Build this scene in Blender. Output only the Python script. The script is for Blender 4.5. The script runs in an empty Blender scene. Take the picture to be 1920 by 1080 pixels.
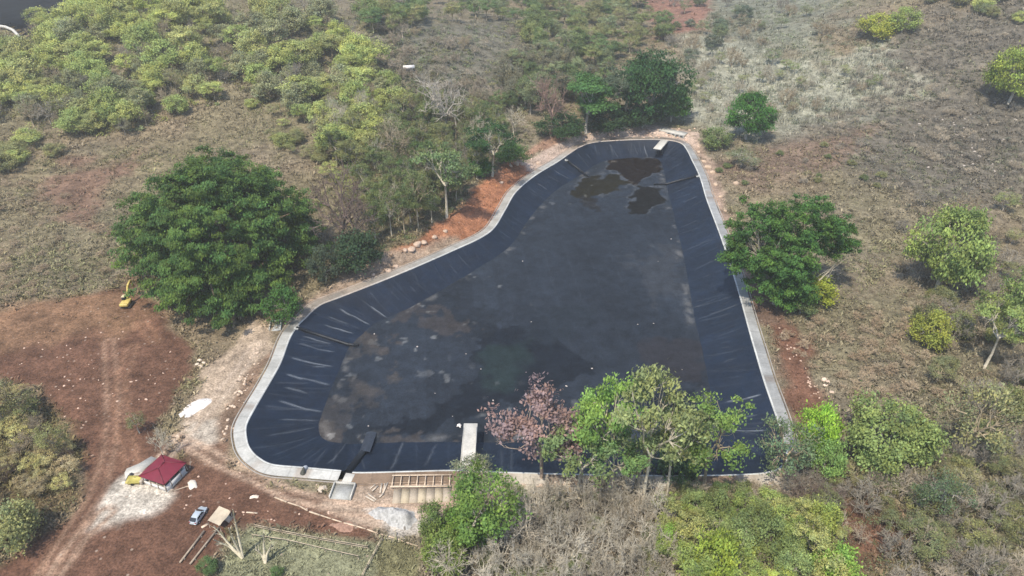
import bpy, math, random
import numpy as np
from mathutils import Vector

R = math.radians
scene = bpy.context.scene
col = scene.collection

# ------------------------------------------------------------------ camera, world, sun, exposure
CAM_Z, PITCH, FPX = 118.0, R(33.0), 1371.0
cd = bpy.data.cameras.new('camera')
cam = bpy.data.objects.new('camera', cd)
col.objects.link(cam)
cam.location = (0, 0, CAM_Z)
cam.rotation_euler = (R(90) - PITCH, 0, 0)
cd.sensor_width = 36.0
cd.lens = 36.0 * FPX / 1920.0
cd.clip_start, cd.clip_end = 1.0, 8000.0
scene.camera = cam

SUN_EL = R(61.0)
SUN_AZ = Vector((-0.50, -0.86)).normalized()          # horizontal direction towards the sun
world = bpy.data.worlds.new('World')
scene.world = world
world.use_nodes = True
wn = world.node_tree.nodes
sky = wn.new('ShaderNodeTexSky')
sky.sky_type = 'NISHITA'
sky.sun_disc = False
sky.sun_elevation = SUN_EL
sky.sun_rotation = math.atan2(SUN_AZ.x, SUN_AZ.y)
wn['Background'].inputs['Strength'].default_value = 0.15
world.node_tree.links.new(sky.outputs[0], wn['Background'].inputs['Color'])
sd_ = bpy.data.lights.new('sun', 'SUN')
sd_.energy, sd_.angle, sd_.color = 3.2, R(0.9), (1.0, 0.92, 0.78)
sun = bpy.data.objects.new('sun', sd_)
col.objects.link(sun)
sun.location = (0, 0, 300)
sun.rotation_euler = (-Vector((SUN_AZ.x * math.cos(SUN_EL), SUN_AZ.y * math.cos(SUN_EL), math.sin(SUN_EL)))).to_track_quat('-Z', 'Y').to_euler()
vs = scene.view_settings
vs.view_transform, vs.look, vs.exposure, vs.gamma = 'Standard', 'None', 0.72, 1.0
scene.cycles.max_bounces = 6
scene.cycles.transparent_max_bounces = 8

# ------------------------------------------------------------------ noise, terrain height, pixel -> ground point
def vnoise(x, y, s, seed=0):
    x = np.asarray(x, float) / s + seed * 17.31
    y = np.asarray(y, float) / s - seed * 9.77
    xi, yi = np.floor(x), np.floor(y)
    fx, fy = x - xi, y - yi
    fx, fy = fx * fx * (3 - 2 * fx), fy * fy * (3 - 2 * fy)
    def h(a, b):
        v = np.sin(a * 127.1 + b * 311.7 + seed * 74.7) * 43758.5453
        return v - np.floor(v)
    return (h(xi, yi) * (1 - fx) + h(xi + 1, yi) * fx) * (1 - fy) + (h(xi, yi + 1) * (1 - fx) + h(xi + 1, yi + 1) * fx) * fy

def fbm(x, y, s, seed=0, o=4):
    t, a, n = 0, 0.5, 0
    for k in range(o):
        t = t + a * vnoise(x, y, s / 2 ** k, seed + k); n += a; a *= 0.5
    return t / n

def sstep(a, b, x):
    t = np.clip((x - a) / (b - a), 0, 1)
    return t * t * (3 - 2 * t)

def gau(x, y, cx, cy, sx, sy):
    return np.exp(-((x - cx) / sx) ** 2 - ((y - cy) / sy) ** 2)

def hills(x, y):
    x = np.asarray(x, float); y = np.asarray(y, float)
    z = 36 * gau(x, y, -165, 412, 150, 92)
    z = z + 44 * gau(x, y, 285, 435, 110, 120)
    z = z + 9 * sstep(430, 800, y) * sstep(-120, 0, x)
    z = z + 4.0 * gau(x, y, -75, 265, 45, 60)
    z = z + 60 * sstep(800, 2200, y)
    far = sstep(8, 45, np.maximum(np.abs(x - 5) - 60, np.abs(y - 205) - 105))
    z = z + far * (fbm(x, y, 46, 3) - 0.5) * 7
    return z

CP, SP = math.cos(PITCH), math.sin(PITCH)
def rays(px, py):
    u = (np.asarray(px, float) - 960) / FPX
    v = (np.asarray(py, float) - 540) / FPX
    return u, CP - v * SP, -(SP + v * CP)      # per unit depth: X, Y, Z

HS = 3.0
_hx, _hy = np.arange(-1500, 1503, HS), np.arange(0, 2704, HS)
HGRID = hills(*np.meshgrid(_hx, _hy))
def hq(x, y):
    i = np.clip((x + 1500) / HS, 0, len(_hx) - 1.001); j = np.clip(y / HS, 0, len(_hy) - 1.001)
    a, b = np.floor(i).astype(int), np.floor(j).astype(int); u, v = i - a, j - b
    return (HGRID[b, a] * (1 - u) + HGRID[b, a + 1] * u) * (1 - v) + (HGRID[b + 1, a] * (1 - u) + HGRID[b + 1, a + 1] * u) * v

def atv(px, py, dz=0.0):
    """ground points under many pixels (ray marching on the terrain)"""
    dx, dy, dz_ = rays(px, py)
    dz_ = np.minimum(dz_, -.02)
    t = (64.0 - CAM_Z) / dz_
    lo, hi = t.copy(), np.full(dx.shape, 3000.0); done = np.zeros(dx.shape, bool)
    for _ in range(150):
        t = t * 1.015
        new = ((CAM_Z + t * dz_) < hq(t * dx, t * dy) + dz) & ~done
        hi = np.where(new, t, hi); lo = np.where(done | new, lo, t); done |= new
        if done.all(): break
    for _ in range(14):
        m = 0.5 * (lo + hi)
        b = (CAM_Z + m * dz_) < hq(m * dx, m * dy) + dz
        hi = np.where(b, m, hi); lo = np.where(b, lo, m)
    return hi * dx, hi * dy, CAM_Z + hi * dz_

_G = HGRID.tolist()
def hs(x, y):
    i = min(max((x + 1500) / HS, 0), len(_hx) - 1.001); j = min(max(y / HS, 0), len(_hy) - 1.001)
    a, b = int(i), int(j); u, v = i - a, j - b
    return (_G[b][a] * (1 - u) + _G[b][a + 1] * u) * (1 - v) + (_G[b + 1][a] * (1 - u) + _G[b + 1][a + 1] * u) * v

def at(px, py, dz=0.0):
    dx, dy, dz_ = (float(q) for q in rays(px, py)); dz_ = min(dz_, -.02)
    t = (64.0 - CAM_Z) / dz_; lo = t
    for _ in range(150):
        lo, t = t, t * 1.015
        if CAM_Z + t * dz_ < hs(t * dx, t * dy) + dz: break
    hi = t
    for _ in range(14):
        m = .5 * (lo + hi)
        if CAM_Z + m * dz_ < hs(m * dx, m * dy) + dz: hi = m
        else: lo = m
    return Vector((hi * dx, hi * dy, CAM_Z + hi * dz_))

def atz(px, py, z):
    """point under a pixel on the level plane z"""
    dx, dy, dz_ = rays(px, py)
    t = (z - CAM_Z) / dz_
    return Vector((t * dx, t * dy, z))

def atzv(pts, z):
    p = np.array(pts, float)
    dx, dy, dz_ = rays(p[:, 0], p[:, 1])
    t = (z - CAM_Z) / dz_
    return np.stack([t * dx, t * dy], 1)

def depth_of(p):
    return p.y * CP + (CAM_Z - p.z) * SP

def sdist(poly, X, Y):
    """signed distance, negative inside; evaluated near the polygon only"""
    P = np.asarray(poly, float)
    out = np.full(X.shape, 1e3)
    m = (X > P[:, 0].min() - 40) & (X < P[:, 0].max() + 40) & (Y > P[:, 1].min() - 40) & (Y < P[:, 1].max() + 40)
    x, y = X[m], Y[m]
    d = np.full(x.shape, 1e9); ins = np.zeros(x.shape, bool)
    for a, b in zip(P, np.roll(P, -1, 0)):
        e = b - a; L = max(e @ e, 1e-9)
        t = np.clip(((x - a[0]) * e[0] + (y - a[1]) * e[1]) / L, 0, 1)
        d = np.minimum(d, (x - a[0] - t * e[0]) ** 2 + (y - a[1] - t * e[1]) ** 2)
        c = ((a[1] > y) != (b[1] > y))
        with np.errstate(divide='ignore', invalid='ignore'):
            xc = a[0] + (y - a[1]) * e[0] / (e[1] if abs(e[1]) > 1e-9 else 1e-9)
        ins ^= c & (x < xc)
    out[m] = np.where(ins, -1, 1) * np.sqrt(d)
    return out

def pdist(line, X, Y):
    P = np.asarray(line, float)
    d = np.full(X.shape, 1e9)
    for a, b in zip(P[:-1], P[1:]):
        e = b - a; L = max(e @ e, 1e-9)
        t = np.clip(((X - a[0]) * e[0] + (Y - a[1]) * e[1]) / L, 0, 1)
        d = np.minimum(d, (X - a[0] - t * e[0]) ** 2 + (Y - a[1] - t * e[1]) ** 2)
    return np.sqrt(d)

def smooth_loop(ctrl, n_per=12):
    """closed Catmull-Rom through the control points"""
    C = np.asarray(ctrl, float); out = []; n = len(C)
    for i in range(n):
        p0, p1, p2, p3 = C[i - 1], C[i], C[(i + 1) % n], C[(i + 2) % n]
        for k in range(n_per):
            t = k / n_per
            out.append(0.5 * (2 * p1 + (p2 - p0) * t + (2 * p0 - 5 * p1 + 4 * p2 - p3) * t * t + (3 * p1 - p0 - 3 * p2 + p3) * t ** 3))
    return np.array(out)

# ------------------------------------------------------------------ reservoir outline (top edge and toe of the slope)
TOP = [(645, 884), (567, 877), (513, 872), (487, 860), (470, 843), (463, 823), (463, 797), (480, 763), (505, 720), (527, 680), (543, 637),
       (557, 613), (573, 597), (600, 573), (640, 557), (717, 527), (787, 498), (857, 467), (900, 447), (927, 427), (948, 393), (968, 360),
       (1003, 330), (1047, 303), (1070, 287), (1090, 275), (1117, 267), (1173, 263), (1223, 262), (1258, 264), (1278, 270), (1288, 282),
       (1297, 300), (1312, 332), (1325, 375), (1347, 433), (1370, 500), (1390, 567), (1410, 640), (1434, 720), (1457, 787), (1473, 840),
       (1471, 868), (1445, 885), (1383, 891), (1250, 893), (1100, 891), (960, 887), (855, 883), (760, 885), (675, 887)]
TOE = [(655, 832), (620, 828), (607, 823), (601, 817), (598, 809), (597, 800), (599, 788), (608, 762), (622, 725), (638, 688), (652, 655),
       (665, 640), (678, 628), (695, 612), (715, 600), (765, 578), (825, 545), (885, 510), (935, 478), (962, 455), (985, 420), (1010, 388),
       (1045, 355), (1085, 330), (1103, 318), (1117, 309), (1135, 302), (1180, 296), (1215, 295), (1230, 297), (1238, 303), (1242, 312),
       (1247, 330), (1254, 362), (1264, 405), (1278, 465), (1291, 530), (1303, 600), (1318, 660), (1332, 735), (1344, 790), (1349, 812),
       (1346, 823), (1336, 829), (1310, 831), (1210, 832), (1080, 831), (960, 830), (855, 829), (760, 829), (680, 831)]
DEP = -4.5
NP_ = 34
top_xy = smooth_loop(atzv(TOP, 0.0), NP_)
toe_xy = smooth_loop(atzv(TOE, DEP), NP_)
TOP_W, TOE_W = top_xy[::6], toe_xy[::6]

def loop_normals(L):
    d = np.roll(L, -3, 0) - np.roll(L, 3, 0)
    n = np.stack([d[:, 1], -d[:, 0]], 1)
    n /= np.linalg.norm(n, axis=1)[:, None]
    c = L.mean(0)
    if np.mean(((L - c) * n).sum(1)) < 0:
        n = -n
    return n
top_n = loop_normals(top_xy)

def height(x, y):
    """finished ground level: level around the reservoir, hills beyond"""
    x = np.asarray(x, float); y = np.asarray(y, float)
    return hills(x, y)

# ------------------------------------------------------------------ mesh and material helpers
def mesh_np(name, V, F, fcol=None, smooth=False, mat=None, mats=None, midx=None):
    me = bpy.data.meshes.new(name)
    V = np.asarray(V, np.float32)
    if isinstance(F, np.ndarray):
        n, k = F.shape
        flat = F.astype(np.int32).ravel(); starts = np.arange(n, dtype=np.int32) * k
    else:
        n = len(F)
        flat = np.fromiter((i for f in F for i in f), np.int32)
        lens = np.fromiter((len(f) for f in F), np.int32, n)
        starts = np.concatenate([[0], np.cumsum(lens)[:-1]]).astype(np.int32)
    me.vertices.add(len(V)); me.vertices.foreach_set('co', V.ravel())
    me.loops.add(len(flat)); me.loops.foreach_set('vertex_index', flat)
    me.polygons.add(n); me.polygons.foreach_set('loop_start', starts)
    me.update(calc_edges=True)
    me.validate()
    if fcol is not None:
        c = np.ones((len(me.polygons), 4), np.float32)
        fc = np.asarray(fcol, np.float32)
        if len(fc) == len(c):
            c[:, :3] = fc
        a = me.attributes.new('Col', 'FLOAT_COLOR', 'FACE')
        a.data.foreach_set('color', c.ravel())
    if smooth:
        me.polygons.foreach_set('use_smooth', np.ones(len(me.polygons), bool))
    for m in (mats or ([mat] if mat else [])):
        me.materials.append(m)
    if midx is not None and len(midx) == len(me.polygons):
        me.polygons.foreach_set('material_index', np.asarray(midx, np.int32))
    return me

def link(name, me, parent=None, loc=None, rz=None):
    o = bpy.data.objects.new(name, me)
    col.objects.link(o)
    if parent is not None: o.parent = parent
    if loc is not None: o.location = loc
    if rz is not None: o.rotation_euler = (0, 0, rz)
    return o

def tag(o, label=None, cat=None, group=None, kind=None):
    if label: o['label'] = label
    if cat: o['category'] = cat
    if group: o['group'] = group
    if kind: o['kind'] = kind
    return o

def thing(name, label, cat, loc=(0, 0, 0), rz=0.0, group=None):
    o = bpy.data.objects.new(name, None)
    o.empty_display_size = 0.5
    col.objects.link(o); o.location = loc; o.rotation_euler = (0, 0, rz)
    return tag(o, label, cat, group)

class MB:
    """collects shapes into one mesh"""
    def __init__(s): s.v, s.f, s.c = [], [], []
    def add(s, v, f, c=(1, 1, 1)):
        b = len(s.v); s.v += [tuple(p) for p in v]
        for q in f: s.f.append(tuple(i + b for i in q)); s.c.append(c)
    def box(s, c, d, rz=0.0, colr=(1, 1, 1), tilt=0.0, bev=0.0, top=1.0):
        hx, hy, hz = d[0] / 2, d[1] / 2, d[2] / 2
        if bev <= 0:
            ring = [[(-hx, -hy), (hx, -hy), (hx, hy), (-hx, hy)]] * 2
            zs = [-hz, hz]; sc = [1, top]
        else:
            def r_(k): return [(-hx + k, -hy), (hx - k, -hy), (hx, -hy + k), (hx, hy - k), (hx - k, hy), (-hx + k, hy), (-hx, hy - k), (-hx, -hy + k)]
            def i_(k): return [(x * (hx - k) / hx, y * (hy - k) / hy) for x, y in r_(bev)]
            ring = [i_(bev), r_(bev), r_(bev), i_(bev)]; zs = [-hz, -hz + bev, hz - bev, hz]; sc = [1, 1, top, top]
        v = []; n = len(ring[0]); ct, st = math.cos(tilt), math.sin(tilt); cz, sz = math.cos(rz), math.sin(rz)
        for q, z, k in zip(ring, zs, sc):
            for x, y in q:
                x, y = x * k, y * k
                y2, z2 = y * ct - z * st, y * st + z * ct
                v.append((c[0] + x * cz - y2 * sz, c[1] + x * sz + y2 * cz, c[2] + z2))
        f = []
        for j in range(len(ring) - 1):
            for i in range(n):
                f.append((j * n + i, j * n + (i + 1) % n, (j + 1) * n + (i + 1) % n, (j + 1) * n + i))
        f.append(tuple(range(n))[::-1]); f.append(tuple(range((len(ring) - 1) * n, len(ring) * n)))
        s.add(v, f, colr); return s
    def bar(s, a, b, w, h, colr=(1, 1, 1)):
        a, b = Vector(a), Vector(b); d = (b - a)
        if d.length < 1e-6: return s
        d.normalize(); up = Vector((0, 0, 1)) if abs(d.z) < 0.95 else Vector((0, 1, 0))
        sd = d.cross(up).normalized() * (w / 2); u = sd.cross(d).normalized() * (h / 2)
        v = [a - sd - u, a + sd - u, a + sd + u, a - sd + u, b - sd - u, b + sd - u, b + sd + u, b - sd + u]
        s.add(v, [(0, 1, 2, 3), (7, 6, 5, 4), (0, 4, 5, 1), (1, 5, 6, 2), (2, 6, 7, 3), (3, 7, 4, 0)], colr); return s
    def tube(s, pts, rad, n=5, colr=(1, 1, 1), cap=True):
        pts = [Vector(p) for p in pts]; v = []
        for i, p in enumerate(pts):
            d = (pts[min(i + 1, len(pts) - 1)] - pts[max(i - 1, 0)])
            d = d.normalized() if d.length > 1e-9 else Vector((0, 0, 1))
            up = Vector((1, 0, 0)) if abs(d.x) < 0.8 else Vector((0, 1, 0))
            a = d.cross(up).normalized(); b = d.cross(a)
            r = rad[i] if hasattr(rad, '__len__') else rad
            for k in range(n):
                t = 2 * math.pi * k / n
                v.append(p + (a * math.cos(t) + b * math.sin(t)) * r)
        f = []
        for i in range(len(pts) - 1):
            for k in range(n):
                f.append((i * n + k, i * n + (k + 1) % n, (i + 1) * n + (k + 1) % n, (i + 1) * n + k))
        if cap: f.append(tuple(range(n))); f.append(tuple(range((len(pts) - 1) * n, len(pts) * n))[::-1])
        s.add(v, f, colr); return s
    def disc(s, c, axis, r, w, n=14, colr=(1, 1, 1)):
        axis = Vector(axis).normalized(); c = Vector(c)
        return s.tube([c - axis * w / 2, c + axis * w / 2], r, n, colr)
    def mesh(s, name, mat=None, smooth=False): return mesh_np(name, s.v, s.f, s.c, smooth, mat)
    def build(s, name, mat, parent=None, smooth=False, loc=None, rz=None):
        return link(name, s.mesh(name, mat, smooth), parent, loc, rz)

def newmat(name):
    m = bpy.data.materials.new(name); m.use_nodes = True
    nt = m.node_tree
    return m, nt, nt.nodes['Principled BSDF']

def nd(nt, t, **kw):
    n = nt.nodes.new(t)
    for k, v in kw.items(): setattr(n, k, v)
    return n

def mult(nt, a, b, fac=1.0):
    m = nd(nt, 'ShaderNodeMix', data_type='RGBA', blend_type='MULTIPLY')
    m.inputs[0].default_value = fac
    for s_, i in ((a, 6), (b, 7)):
        if hasattr(s_, 'is_output'): nt.links.new(s_, m.inputs[i])
        else: m.inputs[i].default_value = (*s_, 1)
    return m.outputs[2]

def noise_ramp(nt, scale, lo, hi, detail=4, vec=None, a=0.3, b=0.7, rough=0.55):
    n = nd(nt, 'ShaderNodeTexNoise'); n.inputs['Scale'].default_value = scale; n.inputs['Detail'].default_value = detail
    n.inputs['Roughness'].default_value = rough
    if vec is not None: nt.links.new(vec, n.inputs['Vector'])
    r = nd(nt, 'ShaderNodeMapRange'); r.inputs['From Min'].default_value = a; r.inputs['From Max'].default_value = b
    r.inputs['To Min'].default_value = lo; r.inputs['To Max'].default_value = hi
    nt.links.new(n.outputs['Fac'], r.inputs['Value'])
    return r.outputs[0]

def plain(name, c, rough=0.7, var=0.25, scale=2.0, spec=0.3, metal=0.0, bump=0.0, coat=0.0, objcol=False):
    """procedural material: the part's colour, its face colours and a worn, mottled variation"""
    m, nt, b = newmat(name)
    geo = nd(nt, 'ShaderNodeNewGeometry')
    at_ = nd(nt, 'ShaderNodeAttribute', attribute_name='Col')
    k = mult(nt, at_.outputs['Color'], c)
    k = mult(nt, k, noise_ramp(nt, scale, 1 - var, 1 + var, 5, geo.outputs['Position']))
    k = mult(nt, k, noise_ramp(nt, scale * 6, 1 - var * .7, 1 + var * .7, 3, geo.outputs['Position']))
    if objcol:
        oi = nd(nt, 'ShaderNodeObjectInfo'); k = mult(nt, k, oi.outputs['Color'])
    nt.links.new(k, b.inputs['Base Color'])
    b.inputs['Roughness'].default_value = rough; b.inputs['Specular IOR Level'].default_value = spec
    b.inputs['Metallic'].default_value = metal; b.inputs['Coat Weight'].default_value = coat
    if bump:
        n = nd(nt, 'ShaderNodeTexNoise'); n.inputs['Scale'].default_value = scale * 5; n.inputs['Detail'].default_value = 5
        nt.links.new(geo.outputs['Position'], n.inputs['Vector'])
        bp = nd(nt, 'ShaderNodeBump'); bp.inputs['Strength'].default_value = bump; bp.inputs['Distance'].default_value = 0.1
        nt.links.new(n.outputs['Fac'], bp.inputs['Height']); nt.links.new(bp.outputs[0], b.inputs['Normal'])
    return m

def leaf_material(name, trans=0.28):
    m, nt, b = newmat(name)
    at_ = nd(nt, 'ShaderNodeAttribute', attribute_name='Col')
    oi = nd(nt, 'ShaderNodeObjectInfo')
    k = mult(nt, at_.outputs['Color'], oi.outputs['Color'])
    nt.links.new(k, b.inputs['Base Color'])
    b.inputs['Roughness'].default_value = 0.65; b.inputs['Specular IOR Level'].default_value = 0.2
    t = nd(nt, 'ShaderNodeBsdfTranslucent'); nt.links.new(k, t.inputs['Color'])
    mx = nd(nt, 'ShaderNodeMixShader'); mx.inputs[0].default_value = trans
    nt.links.new(b.outputs[0], mx.inputs[1]); nt.links.new(t.outputs[0], mx.inputs[2])
    nt.links.new(mx.outputs[0], nt.nodes['Material Output'].inputs['Surface'])
    return m

M_leaf = leaf_material('leaves', .36)
M_tuft = leaf_material('dry_stalks', 0.15)
M_bark = plain('bark', (0.36, 0.33, 0.28), 0.9, 0.3, 1.5, 0.1, objcol=True)
M_conc = plain('concrete', (.95, .95, .95), 0.85, 0.16, 0.35, 0.25, bump=0.25)
M_timber = plain('timber', (0.40, 0.34, 0.27), 0.85, 0.25, 1.5, 0.2)
M_steel = plain('dark_steel', (0.05, 0.05, 0.05), 0.6, 0.25, 2, 0.4)
M_rubber = plain('rubber', (0.025, 0.025, 0.025), 0.8, 0.2, 3, 0.3)
M_glass = plain('dark_glass', (0.02, 0.025, 0.03), 0.08, 0.05, 2, 0.6)
M_yellow = plain('yellow_paint', (0.52, 0.40, 0.12), 0.5, 0.15, 1.2, 0.4)
M_rock = plain('pale_rock', (0.45, 0.38, 0.32), 0.9, 0.25, 0.8, 0.2, bump=0.5, objcol=True)

# ------------------------------------------------------------------ ground zones: albedo and how much dry brush grows there
def zp(pts): return np.stack(atv(np.array([p[0] for p in pts], float), np.array([p[1] for p in pts], float))[:2], 1)
Z = []   # polygon, colour, brush density, edge softness (m), edge raggedness (m)
def zone(pts, c, d, soft=3.0, rag=5.0): Z.append((zp(pts), np.array(c), d, soft, rag))
zone([(1440, 260), (1560, 130), (1660, 60), (1800, 10), (1990, -40), (2080, 340), (1800, 380), (1600, 330), (1480, 300)], (.135, .118, .090), 1, 34, 24)
zone([(1270, 60), (1400, 70), (1560, 110), (1640, 90), (1720, 170), (1560, 230), (1420, 250), (1330, 240), (1280, 200)], (.285, .278, .21), 1.0, 30, 22)
zone([(1300, -30), (1560, -30), (1540, 100), (1420, 90), (1330, 60)], (.175, .175, .130), 1.0, 30, 22)
zone([(1195, -30), (1350, -30), (1320, 55), (1235, 75)], (.215, .118, .085), .2, 8, 8)
zone([(690, 40), (1000, 30), (1010, 190), (800, 230), (740, 140)], (.140, .130, .098), 1, 26, 20)
zone([(60, 350), (140, 300), (240, 300), (230, 350), (160, 420), (90, 390)], (.165, .105, .072), .45, 12, 16)
zone([(1340, 310), (1560, 250), (1660, 240), (1540, 330), (1420, 350)], (.165, .118, .085), .7, 16, 18)
zone([(-80, 640), (60, 575), (160, 548), (255, 530), (320, 600), (365, 650), (355, 690), (335, 740), (300, 800), (330, 860), (420, 870), (520, 905),
      (600, 925), (700, 950), (700, 1012), (640, 1010), (480, 985), (440, 1000), (385, 1080), (360, 1160), (-80, 1160), (-80, 1110), (0, 1050), (150, 960), (160, 900), (130, 800), (60, 730), (-80, 690)], (.120, .063, .041), .0, 3, 4)
zone([(-80, 620), (120, 552), (250, 532), (300, 590), (220, 625), (100, 640), (-80, 680)], (.180, .105, .062), .03, 8, 7)
zone([(-80, 700), (60, 735), (130, 800), (150, 880), (150, 950), (0, 1050), (-80, 1080)], (.135, .10, .055), .9, 3, 4)
zone([(503, 615), (515, 660), (470, 720), (432, 800), (412, 840), (330, 805), (350, 745), (400, 680), (440, 650), (475, 605)], (.33, .255, .185), .0, 2.5, 3)
zone([(512, 660), (480, 725), (447, 785), (425, 835), (405, 800), (440, 740), (470, 690)], (.185, .125, .085), .1, 1.5, 2)
zone([(430, 835), (428, 872), (480, 896), (560, 915), (640, 935), (620, 948), (520, 920), (420, 880), (330, 845), (335, 815), (400, 830)], (.150, .088, .058), .0, 2, 2)
zone([(200, 915), (240, 885), (300, 900), (316, 930), (280, 965), (225, 990), (172, 988), (182, 950)], (.48, .43, .36), .0, 2.5, 3)
zone([(335, 792), (400, 790), (398, 826), (360, 834)], (.36, .31, .25), .0, 2.5, 3)
zone([(1425, 585), (1470, 585), (1520, 650), (1560, 760), (1600, 800), (1500, 800), (1470, 710)], (.14, .073, .047), .03, 4, 5)
zone([(1360, 470), (1450, 540), (1475, 610), (1430, 610)], (.13, .085, .06), .05, 3, 3)
zone([(440, 1012), (470, 985), (600, 1003), (705, 1018), (722, 1012), (690, 1150), (360, 1150)], (.205, .205, .125), .8, 1.5, 1.5)
zone([(690, 1150), (722, 1012), (800, 1032), (770, 1150)], (.16, .15, .08), .8, 2, 2)
zone([(640, 895), (740, 885), (860, 888), (852, 960), (790, 1003), (690, 988), (600, 950)], (.33, .25, .185), .0, 1.5, 2)
zone([(690, 955), (720, 945), (790, 955), (830, 960), (790, 1003), (735, 1000)], (.42, .38, .33), .0, 1.5, 2)
zone([(955, 330), (1035, 265), (1110, 248), (1230, 232), (1310, 250), (1335, 310), (1290, 270), (1200, 262), (1080, 275), (1000, 335)], (.42, .32, .255), .05, 2, 3)
zone([(980, 300), (1060, 262), (1035, 255), (960, 300)], (.26, .16, .11), .1, 3, 3)
zone([(820, 430), (955, 305), (1000, 322), (935, 405), (860, 470), (740, 510), (735, 490)], (.29, .130, .070), .06, 3, 4)
zone([(640, 510), (760, 480), (860, 440), (870, 470), (720, 530), (600, 575), (575, 570)], (.27, .20, .145), .12, 3, 3)
zone([(1300, 255), (1335, 300), (1375, 430), (1410, 500), (1395, 520), (1350, 430), (1325, 350)], (.30, .215, .16), .1, 3, 3)
zone([(1545, 965), (1620, 945), (1710, 1010), (1640, 1040), (1720, 1140), (1560, 1040)], (.13, .07, .045), .3, 8, 9)
zone([(850, 888), (1490, 895), (1490, 922), (850, 930)], (.36, .31, .25), .05, 1.5, 4)
zone([(1180, 920), (1000, 940), (860, 960), (800, 1040), (800, 1160), (1220, 1160)], (.185, .155, .115), .8, 5, 6)
zone([(0, 66), (30, 66), (40, 90), (-40, 110), (-120, 110), (-120, 70)], (.075, .075, .06), .5, 6, 6)
TRK = [([(330, 820), (420, 868), (540, 925), (640, 953), (760, 962), (840, 955)], 1.15, (.42, .30, .215)),
       ([(205, 640), (212, 760), (206, 840), (185, 920), (125, 1010), (70, 1100)], 1.3, (.25, .155, .105)),
       ([(305, 860), (350, 810), (400, 755), (445, 700), (480, 645)], 1.2, (.42, .33, .25)),
       ([(250, 880), (230, 800), (225, 720), (250, 650)], 1.2, (.21, .118, .075)),
       ([(240, 570), (265, 600), (290, 640)], 1.1, (.20, .11, .068)),
       ([(100, 1080), (150, 1010), (200, 960)], 1.2, (.30, .20, .14))]
TRK = [(zp(a), b, np.array(c)) for a, b, c in TRK]

def zone_eval(X, Y):
    C = np.empty(X.shape + (3,)); C[:] = (.190, .149, .096)
    g1 = sstep(.40, .62, fbm(X, Y, 60, 11))[..., None]; g2 = sstep(.42, .6, fbm(X, Y, 34, 23))[..., None]
    C = C * (1 - .6 * g1) + np.array((.168, .150, .108)) * .6 * g1
    C = C * (1 - .5 * g2) + np.array((.160, .142, .078)) * .5 * g2
    D = np.ones(X.shape)
    rg = fbm(X, Y, 9, 31, 4) - .5
    for poly, c, d, soft, rag in Z:
        sd = sdist(poly, X, Y) + rg * rag * 2.0
        w = 1 - sstep(-soft * .5, soft * .5, sd)
        C = C * (1 - w[..., None]) + c * w[..., None]; D = D * (1 - w) + d * w
    for line, wdt, c in TRK:
        m = (X > line[:, 0].min() - 8) & (X < line[:, 0].max() + 8) & (Y > line[:, 1].min() - 8) & (Y < line[:, 1].max() + 8)
        if not m.any(): continue
        dd = pdist(line, X[m], Y[m]) + (fbm(X[m], Y[m], 5, 41) - .5) * .8
        w = np.exp(-((dd - wdt) / .55) ** 2) * .95 + .12 * np.exp(-(dd / 2.6) ** 2)
        w = np.clip(w * (.55 + .9 * fbm(X[m], Y[m], 12, 47)), 0, 1)[..., None]
        C[m] = C[m] * (1 - w) + c * w
        D[m] = D[m] * (1 - np.clip(w[..., 0] * 1.5, 0, 1))
    return C, D

# ------------------------------------------------------------------ ground sheet, reaching the horizon
def axis(parts):
    out = []
    for a, b, s in parts: out.append(np.arange(a, b, s))
    return np.concatenate(out + [[parts[-1][1]]])
ax = axis([(-3200, -700, 250), (-700, -330, 15), (-330, -130, 1.7), (-130, 60, .85), (60, 330, 1.7), (330, 700, 15), (700, 3200, 250)])
ay = axis([(-800, 40, 120), (40, 70, 6), (70, 165, .8), (165, 330, 1.4), (330, 640, 2.2), (640, 900, 12), (900, 5200, 230)])
GX, GY = np.meshgrid(ax, ay)
GZ = hills(GX, GY)
GC, GD = zone_eval(GX, GY)
sdr = sdist(TOP_W, GX, GY)
bump_ = (fbm(GX, GY, 3.5, 5) - .5) * .5 + (fbm(GX, GY, 14, 6) - .5) * .8
GZ = GZ + bump_ * sstep(5, 14, sdr) * (.10 + .90 * np.clip(GD, 0, 1))
# spoil bank above the upper left side of the reservoir
bank = zp([(720, 505), (820, 440), (960, 305), (930, 300), (800, 400), (700, 480)])
GZ = GZ + 2.2 * (1 - sstep(-1, 7, sdist(bank, GX, GY))) * sstep(4, 9, sdr)
GZ = np.where(sdr < 6, np.minimum(GZ, -.06), GZ)
GZ = np.where(sdr < 1.7, -9.0, GZ)
ny, nx = GX.shape
idx = np.arange(nx * ny).reshape(ny, nx)
F = np.stack([idx[:-1, :-1], idx[:-1, 1:], idx[1:, 1:], idx[1:, :-1]], -1).reshape(-1, 4)
gm, nt, b = newmat('soil_and_dry_grass')
at_ = nd(nt, 'ShaderNodeAttribute', attribute_name='Col')
geo = nd(nt, 'ShaderNodeNewGeometry')
P_ = geo.outputs['Position']
k = mult(nt, at_.outputs['Color'], noise_ramp(nt, .09, .78, 1.22, 6, P_))
k = mult(nt, k, noise_ramp(nt, .21, .66, 1.22, 5, P_, rough=.6))
k = mult(nt, k, noise_ramp(nt, .55, .60, 1.42, 7, P_, rough=.7))
k = mult(nt, k, noise_ramp(nt, 2.2, .62, 1.42, 4, P_, rough=.7))
vo = nd(nt, 'ShaderNodeTexVoronoi'); vo.inputs['Scale'].default_value = .62
nt.links.new(P_, vo.inputs['Vector'])
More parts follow.
